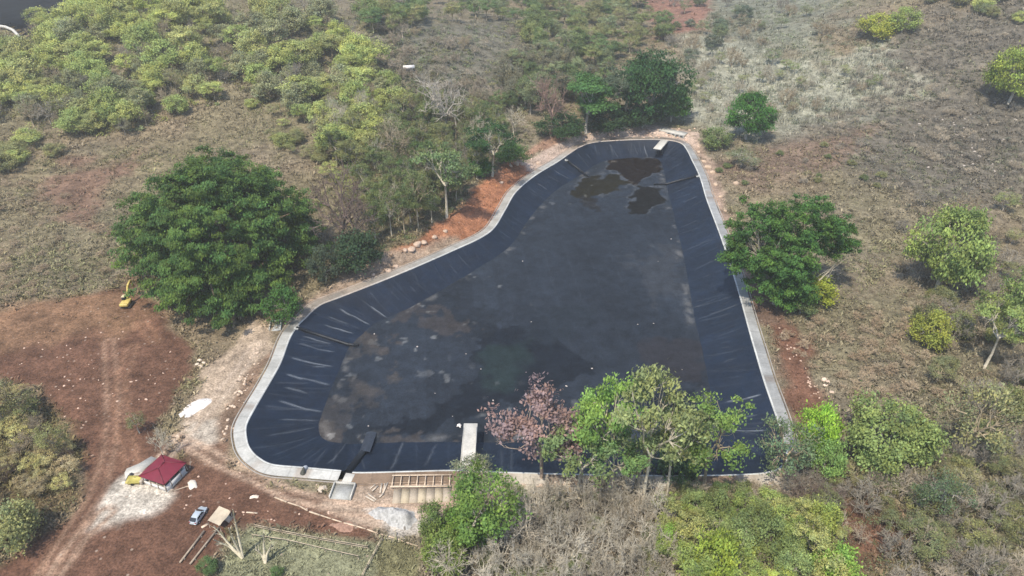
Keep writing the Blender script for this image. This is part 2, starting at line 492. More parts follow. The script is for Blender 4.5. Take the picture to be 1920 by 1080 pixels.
r1 = nd(nt, 'ShaderNodeMapRange'); r1.inputs['From Min'].default_value = .10; r1.inputs['From Max'].default_value = .22; r1.inputs['To Min'].default_value = 1; r1.inputs['To Max'].default_value = 0
nt.links.new(vo.outputs['Distance'], r1.inputs['Value'])
sep = nd(nt, 'ShaderNodeSeparateColor'); nt.links.new(vo.outputs['Color'], sep.inputs[0])
r2 = nd(nt, 'ShaderNodeMapRange'); r2.inputs['From Min'].default_value = .72; r2.inputs['From Max'].default_value = .9
nt.links.new(sep.outputs[0], r2.inputs['Value'])
mm = nd(nt, 'ShaderNodeMath', operation='MULTIPLY'); nt.links.new(r1.outputs[0], mm.inputs[0]); nt.links.new(r2.outputs[0], mm.inputs[1])
m2 = nd(nt, 'ShaderNodeMath', operation='MULTIPLY'); nt.links.new(mm.outputs[0], m2.inputs[0]); m2.inputs[1].default_value = .75
st = nd(nt, 'ShaderNodeMix', data_type='RGBA'); nt.links.new(m2.outputs[0], st.inputs[0]); nt.links.new(k, st.inputs[6]); st.inputs[7].default_value = (.36, .28, .22, 1)
nt.links.new(st.outputs[2], b.inputs['Base Color'])
b.inputs['Roughness'].default_value = .95; b.inputs['Specular IOR Level'].default_value = .1
nz = nd(nt, 'ShaderNodeTexNoise'); nz.inputs['Scale'].default_value = 1.1; nz.inputs['Detail'].default_value = 7; nz.inputs['Roughness'].default_value = .7
nt.links.new(P_, nz.inputs['Vector'])
bp = nd(nt, 'ShaderNodeBump'); bp.inputs['Strength'].default_value = .55; bp.inputs['Distance'].default_value = .6
nt.links.new(nz.outputs['Fac'], bp.inputs['Height']); nt.links.new(bp.outputs[0], b.inputs['Normal'])
me = mesh_np('ground', np.stack([GX, GY, GZ], -1).reshape(-1, 3), F, None, True, gm)
ca = np.ones((nx * ny, 4), np.float32); ca[:, :3] = GC.reshape(-1, 3)
a = me.attributes.new('Col', 'FLOAT_COLOR', 'POINT'); a.data.foreach_set('color', ca.ravel())
tag(link('ground', me), 'red brown soil and dry scrubland ground', kind='structure')

def ground_z(x, y):
    """level of the ground sheet under a point"""
    i = int(np.clip(np.searchsorted(ax, x) - 1, 0, nx - 2)); j = int(np.clip(np.searchsorted(ay, y) - 1, 0, ny - 2))
    fx = (x - ax[i]) / (ax[i + 1] - ax[i]); fy = (y - ay[j]) / (ay[j + 1] - ay[j])
    return float((GZ[j, i] * (1 - fx) + GZ[j, i + 1] * fx) * (1 - fy) + (GZ[j + 1, i] * (1 - fx) + GZ[j + 1, i + 1] * fx) * fy)

def on_ground(px, py):
    p = at(px, py); p.z = ground_z(p.x, p.y); return p

# ------------------------------------------------------------------ reservoir: liner slopes, floor, walkway
rng = np.random.default_rng(7)
NL = len(top_xy)
seg = np.linalg.norm(np.roll(top_xy, -1, 0) - top_xy, axis=1)
S = np.concatenate([[0], np.cumsum(seg)[:-1]]); PER = seg.sum()
# resample both loops evenly along the top edge
NS = 2000
su = np.linspace(0, PER, NS, endpoint=False)
def res(A): return np.stack([np.interp(su, np.append(S, PER), np.append(A[:, k], A[0, k])) for k in range(A.shape[1])], 1)
tu, ou = res(top_xy), res(toe_xy)
cu = np.interp(su, np.append(S, PER), np.append(np.arange(NL) / NP_, NL / NP_))     # control index along the edge
NT = 26
tt = np.concatenate([np.linspace(0, 1, NT), [1.12]])
base = tu[:, None, :] * (1 - tt[None, :, None]) + ou[:, None, :] * tt[None, :, None]
zz = np.tile(.05 + (DEP - .05) * tt[None, :], (NS, 1))
zz = zz - .28 * np.sin(np.clip(tt, 0, 1) * math.pi)[None, :] + .10 * (vnoise(su[:, None] * 1.0, tt[None, :] * 14, 2.5, 3) - .5) * np.sin(np.clip(tt, 0, 1) * math.pi)[None, :]
lc = np.empty((NS, NT + 1, 3)); lc[:] = (.0066, .0120, .0240)
panel = np.floor(su / 6.8)
pv = np.sin(panel * 12.99) * 43758.5; pv = pv - np.floor(pv)
lc *= (.86 + .3 * pv)[:, None, None]
seam = np.exp(-(((su / 6.8) % 1.0 - .5) * 6.8 / .18) ** 2)
lc += seam[:, None, None] * np.array((.007, .008, .009))
lc *= (.8 + .45 * fbm(su[:, None] + 0 * tt[None, :], tt[None, :] * 13 + 0 * su[:, None], 7, 51))[..., None]
def wrinkle(s0, t0, t1, drift, h, w, glint):
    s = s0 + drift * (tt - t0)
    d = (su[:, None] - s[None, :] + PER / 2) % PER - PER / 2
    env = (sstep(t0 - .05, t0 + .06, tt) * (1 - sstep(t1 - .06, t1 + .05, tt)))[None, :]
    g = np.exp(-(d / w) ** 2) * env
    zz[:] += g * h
    k_ = np.clip(g * glint, 0, 1)[..., None]
    lc[:] = lc * (1 - k_) + np.array((.20, .22, .24)) * k_  # pale grey mixed into the crests paints the glint along each fold
lens_c = np.interp(np.arange(len(TOP) + 1), np.append(cu, len(TOP)), np.append(su, PER))
def s_at(ci): return float(np.interp(ci, np.append(cu, len(TOP)), np.append(su, PER)))
# strong pale folds on the left and lower left slopes, fainter ones elsewhere
for ci, t0, t1, dr, gl in [(7.3, .30, .95, -7, .75), (7.9, .28, .62, -5, .45), (8.5, .2, .9, -4, .6), (9.25, .15, .8, -3.5, .7), (9.9, .2, .75, -3, .4), (8.95, .55, .72, 1, .35),
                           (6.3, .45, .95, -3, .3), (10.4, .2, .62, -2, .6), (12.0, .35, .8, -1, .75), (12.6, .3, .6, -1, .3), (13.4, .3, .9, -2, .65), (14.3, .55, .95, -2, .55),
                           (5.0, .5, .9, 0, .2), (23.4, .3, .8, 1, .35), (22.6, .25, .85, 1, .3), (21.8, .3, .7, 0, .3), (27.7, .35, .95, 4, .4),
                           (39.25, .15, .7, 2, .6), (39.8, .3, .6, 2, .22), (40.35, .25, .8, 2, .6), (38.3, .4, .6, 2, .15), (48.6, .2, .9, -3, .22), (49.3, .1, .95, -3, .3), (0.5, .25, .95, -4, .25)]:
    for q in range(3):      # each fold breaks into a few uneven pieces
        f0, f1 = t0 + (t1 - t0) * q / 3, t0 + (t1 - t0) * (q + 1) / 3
        wrinkle(s_at(ci) + dr * (f0 - t0), f0, f1 + .03, dr + rng.uniform(-1.5, 1.5), rng.uniform(.10, .18), rng.uniform(.16, .24), gl * rng.uniform(.7, 1.3))
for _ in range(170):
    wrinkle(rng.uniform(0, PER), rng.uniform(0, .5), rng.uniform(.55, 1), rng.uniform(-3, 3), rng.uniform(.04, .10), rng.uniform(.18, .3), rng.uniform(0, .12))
V = np.concatenate([base, zz[..., None]], -1).reshape(-1, 3)
ii = np.arange(NS * (NT + 1)).reshape(NS, NT + 1); jj = np.roll(ii, -1, 0)
F = np.stack([ii[:, :-1], ii[:, 1:], jj[:, 1:], jj[:, :-1]], -1).reshape(-1, 4)
def liner_mat(name, rough_lo, rough_hi, spec):
    m, nt, b = newmat(name)
    at_ = nd(nt, 'ShaderNodeAttribute', attribute_name='Col'); geo = nd(nt, 'ShaderNodeNewGeometry'); P_ = geo.outputs['Position']
    k = mult(nt, at_.outputs['Color'], noise_ramp(nt, .35, .75, 1.3, 6, P_, rough=.65))
    k = mult(nt, k, noise_ramp(nt, 3, .8, 1.25, 3, P_))
    nt.links.new(k, b.inputs['Base Color'])
    nt.links.new(noise_ramp(nt, .3, rough_lo, rough_hi, 5, P_), b.inputs['Roughness'])
    b.inputs['Specular IOR Level'].default_value = spec
    n = nd(nt, 'ShaderNodeTexNoise'); n.inputs['Scale'].default_value = .8; n.inputs['Detail'].default_value = 6
    nt.links.new(P_, n.inputs['Vector'])
    bp = nd(nt, 'ShaderNodeBump'); bp.inputs['Strength'].default_value = .25; bp.inputs['Distance'].default_value = .3
    nt.links.new(n.outputs['Fac'], bp.inputs['Height']); nt.links.new(bp.outputs[0], b.inputs['Normal'])
    return m
M_liner = liner_mat('black_geomembrane', .40, .62, .36)
M_floor = liner_mat('dusty_geomembrane', .55, .85, .12)
liner = thing('pond_liner', 'black plastic liner with pale folds covering the sides and floor of the reservoir', 'pond liner')
me = mesh_np('slope', V, F, None, True, M_liner)
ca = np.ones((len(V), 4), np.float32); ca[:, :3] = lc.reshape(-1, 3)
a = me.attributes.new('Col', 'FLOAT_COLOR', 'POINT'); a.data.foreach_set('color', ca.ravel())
link('slope', me, liner)

# floor: dusty liner with wet and muddy stains
def fz(pts): return atzv(pts, DEP)
fx_ = np.arange(TOE_W[:, 0].min() - 1, TOE_W[:, 0].max() + 1.5, .42); fy_ = np.arange(TOE_W[:, 1].min() - 1, TOE_W[:, 1].max() + 1.5, .52)
FX, FY = np.meshgrid(fx_, fy_)
sdf = sdist(TOE_W, FX, FY)
FC = np.empty(FX.shape + (3,)); FC[:] = (.0185, .0243, .0340)
n1 = fbm(FX, FY, 26, 61, 5)[..., None]; n2 = fbm(FX, FY, 7, 63, 5)[..., None]
FC = FC * (.70 + .55 * n1) * (.80 + .40 * n2)
lin = np.exp(-((((FX * .97 + FY * .10) / 7.0) % 1.0 - .5) * 7.0 / .22) ** 2) * sstep(.35, .6, fbm(FX, FY, 15, 66, 2))
FC += lin[..., None] * np.array((.005, .006, .007))
sheet = np.floor((FX * .97 + FY * .10) / 7.0); hv = np.sin(sheet * 7.13) * 9187.3; hv = hv - np.floor(hv)
FC *= (.88 + .24 * hv)[..., None]
ragF = (fbm(FX, FY, 9, 71, 6) - .5) * .8 + (fbm(FX, FY, 2.6, 74, 4) - .5) * .45
def stain(pts, c, soft=1.5, rag=9, amt=1.0):
    sd = sdist(fz(pts), FX, FY) + ragF * rag * 2
    if amt > .9: FC[:] = FC + (np.exp(-((sd - .8) / .7) ** 2) * sstep(.4, .6, fbm(FX, FY, 4, 88, 3)))[..., None] * np.array((.030, .030, .029))
    w = ((1 - sstep(-soft * .35, soft * .35, sd)) * amt)[..., None]
    FC[:] = FC * (1 - w) + np.array(c) * w
wetc = (.0075, .0105, .016)
stain([(880, 640), (960, 600), (1060, 640), (1110, 690), (1050, 745), (960, 770), (900, 775), (830, 812), (700, 815), (690, 800), (800, 775), (870, 740)], wetc, 1.2, 9, .85)
stain([(1040, 780), (1330, 700), (1345, 820), (1000, 826)], wetc, 3, 10, .7)
stain([(1215, 650), (1300, 640), (1325, 720), (1230, 720)], (.022, .022, .027), 3, 9, .8)
stain([(860, 590), (900, 560), (960, 580), (900, 640)], (.013, .017, .023), 3, 9, .7)
stain([(975, 590), (1080, 575), (1120, 610), (1060, 640), (970, 625)], (.014, .019, .026), 3, 9, .7)
stain([(900, 645), (985, 640), (990, 720), (930, 740), (885, 700)], (.014, .024, .025), 5, 6, .8)
stain([(1140, 297), (1228, 299), (1246, 318), (1228, 328), (1190, 345), (1165, 322), (1145, 315)], (.008, .0045, .003), 1, 6, .96)
stain([(1068, 366), (1108, 332), (1150, 328), (1170, 344), (1140, 360), (1095, 374)], (.012, .0105, .005), 1, 6, .96)
stain([(1200, 350), (1242, 352), (1245, 372), (1208, 398), (1190, 396), (1198, 372)], (.006, .0055, .0045), 1, 6, .96)
stain([(1085, 375), (1125, 370), (1120, 392), (1088, 392)], (.012, .012, .013), 1, 8, .8)
stain([(680, 600), (770, 585), (820, 590), (810, 625), (720, 625), (690, 620)], (.070, .054, .044), 3, 34, .30)
stain([(600, 745), (635, 690), (655, 690), (660, 760), (630, 800), (600, 800)], (.058, .050, .044), 2, 34, .32)
stain([(640, 640), (690, 615), (700, 640), (660, 680), (640, 670)], (.066, .057, .049), 2, 32, .30)
stain([(600, 812), (840, 825), (850, 833), (600, 833)], (.055, .048, .045), 1.5, 12, .6)
stain([(1180, 460), (1280, 470), (1300, 560), (1200, 560)], (.036, .040, .047), 5, 12, .5)
# pale silt at the foot of the slopes and scattered splashes of silt
rim = np.exp(-((sdf + 1.2) / 1.2) ** 2) * sstep(.47, .62, fbm(FX, FY, 6, 81))
FC = FC + (np.array((.15, .14, .125)) * rim[..., None]) * .40 * sstep(.42, .66, fbm(FX, FY, 2.2, 83, 3))[..., None]
spl = sstep(.735, .80, fbm(FX, FY, 3.2, 91, 3)) * sstep(.5, .66, fbm(FX, FY, 30, 95))
FC = FC + spl[..., None] * np.array((.085, .085, .08))
FZ = DEP + (fbm(FX, FY, 10, 99) - .5) * .10 + (fbm(FX, FY, 2, 98) - .5) * .05
ins = sdf < 1.4
fi = np.arange(FX.size).reshape(FX.shape)
cell = ins[:-1, :-1] & ins[:-1, 1:] & ins[1:, 1:] & ins[1:, :-1]
F = np.stack([fi[:-1, :-1], fi[:-1, 1:], fi[1:, 1:], fi[1:, :-1]], -1)[cell]
used = np.unique(F); rem = np.full(FX.size, -1); rem[used] = np.arange(len(used))
me = mesh_np('floor_sheet', np.stack([FX, FY, FZ], -1).reshape(-1, 3)[used], rem[F], None, True, M_floor)
ca = np.ones((len(used), 4), np.float32); ca[:, :3] = FC.reshape(-1, 3)[used]
a = me.attributes.new('Col', 'FLOAT_COLOR', 'POINT'); a.data.foreach_set('color', ca.ravel())
link('floor_sheet', me, liner)

# concrete walkway round the rim: kerb, path, drain, outer edging
nu = res(top_n); nu /= np.linalg.norm(nu, axis=1)[:, None]
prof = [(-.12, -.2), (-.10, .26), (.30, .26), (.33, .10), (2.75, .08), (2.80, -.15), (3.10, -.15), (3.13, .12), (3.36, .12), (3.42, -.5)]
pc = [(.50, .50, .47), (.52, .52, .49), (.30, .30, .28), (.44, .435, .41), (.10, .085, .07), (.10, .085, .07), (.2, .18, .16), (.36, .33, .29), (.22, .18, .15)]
VV, FFc = [], []
wv = .94 + .12 * vnoise(su, 0 * su, 11, 3)
for (d, z) in prof:
    q = tu + nu * (d * wv)[:, None]
    VV.append(np.concatenate([q, np.full((NS, 1), z)], 1))
V = np.stack(VV, 1)
ii = np.arange(NS * len(prof)).reshape(NS, len(prof)); jj = np.roll(ii, -1, 0)
F = np.stack([ii[:, :-1], jj[:, :-1], jj[:, 1:], ii[:, 1:]], -1)
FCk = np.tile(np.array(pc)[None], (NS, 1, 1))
sandy = np.clip(sstep(11.2, 12.0, cu) * (1 - sstep(14.6, 16.5, cu)) * .8 + sstep(22.5, 24.5, cu) * (1 - sstep(29.6, 30.4, cu)), 0, 1)
earth = sstep(40.9, 41.4, cu)
gap = ((cu > 50.3) | (cu < .05))
nn = fbm(su, 0 * su, 4, 13)[:, None]
for j in range(len(pc)):
    w = sandy[:, None] * (.55 + .45 * nn)
    FCk[:, j] = FCk[:, j] * (1 - w) + np.array((.40, .32, .255)) * (.75 + .5 * nn) * w
    if j >= 2:
        w = earth[:, None]
        FCk[:, j] = FCk[:, j] * (1 - w) + np.array((.19, .135, .095)) * (.7 + .6 * nn) * w
    FCk[:, j] *= (.74 + .46 * fbm(su, 0 * su + j * 5, 5, 17))[:, None]
rub = (sstep(41.6, 42.3, cu) * (1 - sstep(47.2, 47.8, cu)) * sstep(.38, .58, fbm(su, 0 * su, 9, 29, 3)))[:, None]
for j in range(2, 9): FCk[:, j] = FCk[:, j] * (1 - rub) + np.array((.46, .42, .36)) * rub
keep = ~gap
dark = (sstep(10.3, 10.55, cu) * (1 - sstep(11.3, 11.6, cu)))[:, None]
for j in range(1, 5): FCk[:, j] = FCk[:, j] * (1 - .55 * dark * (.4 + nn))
jn = np.abs(((su / 4.6) % 1.0) - .5) < .5 * .33 / 4.6
FCk[jn, 1:4] *= .84
spill = sstep(.60, .72, fbm(su, 0 * su, 6, 19, 3))[:, None]
for j in (3, 6, 7): FCk[:, j] = FCk[:, j] * (1 - .45 * spill) + np.array((.24, .17, .12)) * .45 * spill
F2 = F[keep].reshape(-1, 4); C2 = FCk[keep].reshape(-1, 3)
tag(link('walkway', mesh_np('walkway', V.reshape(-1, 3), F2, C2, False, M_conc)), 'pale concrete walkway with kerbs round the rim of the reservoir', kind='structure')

def rect_px(cs, z):
    """centre, size and turn of a level rectangle seen at four pixel corners (in order)"""
    P = [atz(x, y, z) for x, y in cs]
    c = sum(P, Vector()) / 4
    e = ((P[1] - P[0]) + (P[2] - P[3])) / 2; f = ((P[3] - P[0]) + (P[2] - P[1])) / 2
    return c, e.length, f.length, math.atan2(e.y, e.x)
# ------------------------------------------------------------------ built things: pipes, jetties, tank, formwork, chambers
def slope_pt(px, py, lift=.3):
    """point on the liner slope under a pixel"""
    lo, hi = DEP, 0.0
    for _ in range(30):
        z = .5 * (lo + hi); p = atz(px, py, z)
        X, Y = np.array([p.x]), np.array([p.y])
        a = pdist(np.vstack([top_xy[::4], top_xy[:1]]), X, Y)[0]; c = pdist(np.vstack([toe_xy[::4], toe_xy[:1]]), X, Y)[0]
        inside = sdist(TOE_W, X, Y)[0] < 0
        zs = DEP if inside else DEP * a / max(a + c, 1e-6)
        if z > zs: hi = z
        else: lo = z
    p = atz(px, py, .5 * (lo + hi)); p.z += lift
    return p
M_black = plain('black_pipe', (.012, .014, .018), .5, .3, 2, .45)
def pipe(pts, r, label, first=None):
    q = [slope_pt(*p) for p in pts]
    if first: q.insert(0, first)
    t = thing('drain_pipe', label, 'pipe', q[0])
    L = [p - q[0] for p in q]
    MB().tube(L, r, 10).build('barrel', M_black, t, True)
    for k in range(1, 7):
        f = k / 7 * (len(L) - 1); i = min(int(f), len(L) - 2); p = L[i].lerp(L[i + 1], f - i); d = (L[i + 1] - L[i]).normalized()
        MB().disc(p, d, r * 1.16, .25, 10).build('joint_collar', M_black, t)
    m = MB(); m.box((0, 0, -.15), (1.3, 1.3, .5), bev=.08); m.build('inlet_block', M_conc_dark, t)
    return t
M_conc_dark = plain('grey_concrete', (.34, .34, .32), .9, .18, .6, .2, bump=.3)
M_conc_pale = plain('pale_concrete', (.50, .48, .43), .88, .14, .5, .2, bump=.25)
pipe([(556, 616), (600, 630), (652, 647), (672, 649)], .42, 'black drain pipe running down the left liner slope to the silty floor')
pipe([(1062, 301), (1082, 316), (1104, 333)], .40, 'black drain pipe on the far left liner slope near the muddy patches')
pipe([(1308, 331), (1275, 339), (1250, 346), (1226, 347)], .38, 'black drain pipe down the right liner slope at the far end')
# large inlet chute at the near end: a hump of liner with a shadowed side and a flap lying on the floor
t = thing('inlet_chute', 'black inlet chute down the near liner slope below the gap in the walkway', 'chute', slope_pt(658, 886, 0))
q0 = t.location.copy()
a_, b_ = slope_pt(652, 887, 0) - q0, slope_pt(688, 838, 0) - q0
m = MB(); m.tube([a_ + Vector((0, 0, -.1)), (a_ + b_) / 2 + Vector((0, 0, .05)), b_ + Vector((0, 0, -.1))], [.9, .8, .6], 12); m.build('covered_channel', M_black, t, True)
c_, d_ = slope_pt(684, 850, 0) - q0, slope_pt(697, 813, 0) - q0
m = MB()
w = (d_ - c_).cross(Vector((0, 0, 1))).normalized()
n_ = 9
v, f = [], []
for i in range(n_):
    p = c_.lerp(d_, i / (n_ - 1))
    for j in range(5):
        v.append(p + w * (j - 2) * .6 + Vector((0, 0, .3 + .35 * math.cos((j - 2) * .7) + .06 * math.sin(i * 1.7))))
for i in range(n_ - 1):
    for j in range(4): f.append((i * 5 + j, i * 5 + j + 1, (i + 1) * 5 + j + 1, (i + 1) * 5 + j))
m.add(v, f, (2.6, 2.7, 2.8)); m.build('loose_flap', M_black, t, True)

# jetties
c, lx, ly, rz = rect_px([(875, 798), (900, 800), (885, 876), (856, 878)], .35)
t = thing('concrete_jetty', 'long pale concrete jetty standing over the near liner slope', 'jetty', (c.x, c.y, 0), rz)
MB().box((0, 0, .28), (lx, ly + 1.6, .34), bev=.04).build('deck', M_conc_pale, t)
m = MB(); m.box((lx / 2 - .14, .2, .52), (.24, ly - 1.5, .16)); m.box((-lx / 2 + .08, .2, .50), (.14, ly - 1.5, .12))
m.build('kerb', M_conc_pale, t)
for s in (-1, 1):
    for yy in (.46, .18):
        MB().box((s * (lx / 2 - .35), ly * yy, -2.4), (.4, .4, 5.0)).build('pillar', M_conc_dark, t)
c, lx, ly, rz = rect_px([(1241, 263), (1256, 265), (1237, 279), (1224, 276)], .5)
t = thing('concrete_jetty', 'short pale concrete jetty overhanging the far corner of the reservoir', 'jetty', (c.x, c.y, 0), rz)
MB().box((0, 0, .35), (lx, ly + 1.5, .4), bev=.04).build('deck', M_conc_pale, t)
m = MB(); m.box((lx / 2 - .12, 0, .62), (.2, ly, .18)); m.build('kerb', M_conc_pale, t)
for s in (-1, 1): MB().box((s * (lx / 2 - .5), -ly * .12, -2.2), (.35, .35, 4.8)).build('pillar', M_steel, t)  # near-black colour puts the shade under the deck onto these pillars
# long low tank on the far bank
c, lx, ly, rz = rect_px([(1241, 239), (1290, 250), (1281, 254), (1236, 245)], 1.3)
t = thing('concrete_tank', 'long low pale concrete tank with dark openings on the far bank', 'tank', (c.x, c.y, 0), rz)
hw = max(ly, 2.6)
MB().box((0, 0, .55), (lx, hw, 1.5), bev=.05).build('body', M_conc_dark, t)
MB().box((0, .1, 1.38), (lx + .4, hw + .3, .16)).build('cover_slab', M_conc_pale, t)
for i in range(6): MB().box((-lx / 2 + 1.1 + i * (lx - 2.2) / 5, -hw / 2 - .01, .75), (1.2, .06, .62)).build('opening', M_steel, t)

# outlet chamber below the gap in the walkway
def chamber(corners, z, label, wing=True):
    c, lx, ly, rz = rect_px(corners, z)
    t = thing('concrete_chamber', label, 'chamber', (c.x, c.y, 0), rz)
    MB().box((0, 0, .02), (lx, ly, .3)).build('floor_slab', M_conc_dark, t)
    for s in ((-1, 1) if wing else (-1,)):
        m = MB(); m.box((s * (lx / 2 + .1), 0, .35), (.22, ly * 1.02, 1.0), bev=.02); m.build('side_wall', M_conc_pale, t)
    m = MB(); m.box((0, ly / 2 + .05, .35), (lx, .2, .9)); m.build('head_wall', M_conc_pale, t)
    return t
chamber([(628, 907), (663, 909), (659, 937), (620, 934)], .2, 'open grey concrete chamber on the earth below the near walkway corner')
chamber([(511, 603), (528, 601), (524, 618), (503, 620)], .3, 'small grey concrete chamber beside the upper left walkway corner')
c, lx, ly, rz = rect_px([(646, 886), (663, 889), (660, 906), (643, 904)], .15)
slab = MB().box((0, 0, 0), (lx, ly, .3), bev=.03).build('walkway_slab', M_conc_pale, None, loc=(c.x, c.y, .02), rz=rz); tag(slab, kind='structure')

# near edge: formwork frame, apron, planks
c, lx, ly, rz = rect_px([(735, 891), (846, 890), (846, 911), (732, 912)], .7)
t = thing('formwork_frame', 'long timber formwork frame with cross bars on the near bank', 'formwork', (c.x, c.y, 0), rz)
for s in (-1, 1): MB().box((0, s * ly / 2, .62), (lx, .32 if s < 0 else .2, .26), colr=(1.5, 1.4, 1.3)).build('rail', M_timber, t)
for i in range(8): MB().box((-lx / 2 + .3 + i * (lx - .6) / 7, 0, .66), (.18, ly, .16), colr=(1.5, 1.4, 1.3)).build('cross_bar', M_timber, t)
for i in range(8): MB().box((-lx / 2 + .5 + i * (lx - 1) / 7, -ly / 2 + .04, .25), (.14, .14, .7)).build('stake', M_timber, t)
c, lx, ly, rz = rect_px([(738, 917), (850, 914), (842, 940), (735, 944)], .1)
m = MB(); n_ = 7
for i in range(n_): m.box((-lx / 2 + (i + .5) * lx / n_, 0, 0), (lx / n_ - .05, ly, .24), colr=(.80 + .07 * (i % 2), .70 + .06 * (i % 2), .60))
tag(m.build('apron', M_conc_pale, None, loc=(c.x, c.y, -.02), rz=rz), kind='structure')
for i, (x0, y0, x1, y1, w) in enumerate([(690, 926, 706, 938, .35), (686, 931, 703, 941, .4), (694, 917, 704, 909, .25), (716, 907, 713, 925, .35), (722, 907, 720, 923, .3), (727, 906, 717, 929, .3), (698, 922, 709, 912, .3), (712, 934, 719, 927, .3)]):
    A, B = on_ground(x0, y0), on_ground(x1, y1); A.z += .12 + .03 * i; B.z += .14 + .03 * i
    o = MB().bar(Vector((0, 0, 0)), B - A, w, .09, (1.25, 1.25, 1.25)).build('timber_plank', M_timber, None, loc=A)
    tag(o, 'sawn timber plank thrown down beside the formwork frame', 'plank', 'planks strewn beside the formwork')

def heap(name, label, cat, pts, h, mat, cscale, seed, rag=.5):
    P = np.array([on_ground(x, y) for x, y in pts]); c = P.mean(0)
    gx = np.arange(P[:, 0].min() - 1, P[:, 0].max() + 1.01, .35); gy = np.arange(P[:, 1].min() - 1, P[:, 1].max() + 1.01, .4)
    X, Y = np.meshgrid(gx, gy); s = sdist(P[:, :2], X, Y) + (fbm(X, Y, 3, seed) - .5) * 2.2
    z = h * sstep(.0, 2.2, -s) * (.55 + .9 * (fbm(X, Y, 2.4, seed + 3, 4) - .1) * rag * 2) - .25 * sstep(-.2, .5, s)
    n = np.arange(X.size).reshape(X.shape); ins = s < .4
    cell = ins[:-1, :-1] & ins[:-1, 1:] & ins[1:, 1:] & ins[1:, :-1]
    F = np.stack([n[:-1, :-1], n[:-1, 1:], n[1:, 1:], n[1:, :-1]], -1)[cell]
    u = np.unique(F); r = np.full(X.size, -1); r[u] = np.arange(len(u))
    me = mesh_np(name, np.stack([X - c[0], Y - c[1], z], -1).reshape(-1, 3)[u], r[F], np.ones((len(F), 3)) * (np.random.default_rng(seed).uniform(.8, 1.1, (len(F), 1))), False, mat)
    return tag(link(name, me, None, c), label, cat)
M_lime = plain('white_lime', (.70, .66, .62), .95, .12, 1.2, .1, bump=.4)
M_gravel = plain('grey_gravel', (.40, .39, .37), .95, .25, 1.5, .1, bump=.6)
heap('lime_heap', 'low bright white heap of lime beside the left track', 'heap', [(334, 778), (345, 762), (372, 747), (398, 746), (400, 752), (385, 768), (352, 785), (338, 784)], 1.0, M_lime, 1, 5)
heap('gravel_heap', 'broad grey gravel heap below the formwork frame', 'heap', [(694, 962), (712, 950), (745, 950), (778, 957), (782, 975), (765, 998), (735, 990), (705, 975)], 1.5, M_gravel, 1, 9, .8)
heap('soil_heap', 'low reddish soil heap at the edge of the dirt yard', 'heap', [(612, 985), (625, 976), (655, 975), (665, 985), (660, 998), (635, 1000)], .5, plain('reddish_soil', (.33, .20, .145), .95, .25, 1.2, .1, bump=.5), 1, 15)

# ------------------------------------------------------------------ hut with red hip roof
c, lx, ly, rz = rect_px([(262, 892), (312, 911), (345, 865), (300, 852)], 2.8)
t = thing('hut', 'small hut with dark red hip roof and white walls in the dirt yard', 'hut', (c.x, c.y, 0), rz)
M_red = plain('red_roof_sheet', (.165, .018, .032), .5, .12, .8, .4)
M_white = plain('white_plaster', (.62, .60, .57), .85, .12, 1, .2)
wx, wy = lx - .9, ly - .9
m = MB()
hx, hy = lx / 2, ly / 2
e = [(-hx, -hy, 2.75), (hx, -hy, 2.75), (hx, hy, 2.75), (-hx, hy, 2.75)]
r0, r1 = (0, -.9, 4.0), (0, .9, 4.0)
m.add(e + [r0, r1], [(0, 1, 4), (1, 2, 5, 4), (2, 3, 5), (3, 0, 4, 5)])
e2 = [(x, y, 2.6) for x, y, _ in e]
m.add(e + e2, [(0, 4, 5, 1), (1, 5, 6, 2), (2, 6, 7, 3), (3, 7, 4, 0), (4, 7, 6, 5)], (.8, .8, .8))
rf = m.build('roof', M_red, t)
m = MB()
for a, b_ in ((e[0], r0), (e[1], r0), (e[2], r1), (e[3], r1), (r0, r1)): m.bar(Vector(a) + Vector((0, 0, .04)), Vector(b_) + Vector((0, 0, .04)), .22, .07, (.9, .9, .9))
m.build('ridge_cap', M_red, rf)
for nm, cc, dd in (('wall', (0, -wy / 2, .55), (wx, .18, 1.1)), ('wall', (-wx / 2, 0, 1.3), (.18, wy - .2, 2.6)), ('wall', (0, wy / 2, 1.3), (wx, .18, 2.6)), ('wall', (wx / 2, 0, .75), (.18, wy - .2, 1.5))):
    MB().box(cc, dd).build(nm, M_white, t)
for x in (-wx / 2, -wx / 6, wx / 6, wx / 2): MB().box((x, -wy / 2 - .12, 1.3), (.16, .16, 2.6)).build('post', M_timber, t)
for y in (-wy / 4, wy / 4): MB().box((wx / 2 + .1, y, 1.3), (.16, .16, 2.6)).build('post', M_timber, t)
MB().box((0, 0, .06), (lx - .5, ly - .5, .14)).build('base_slab', M_conc_pale, t)
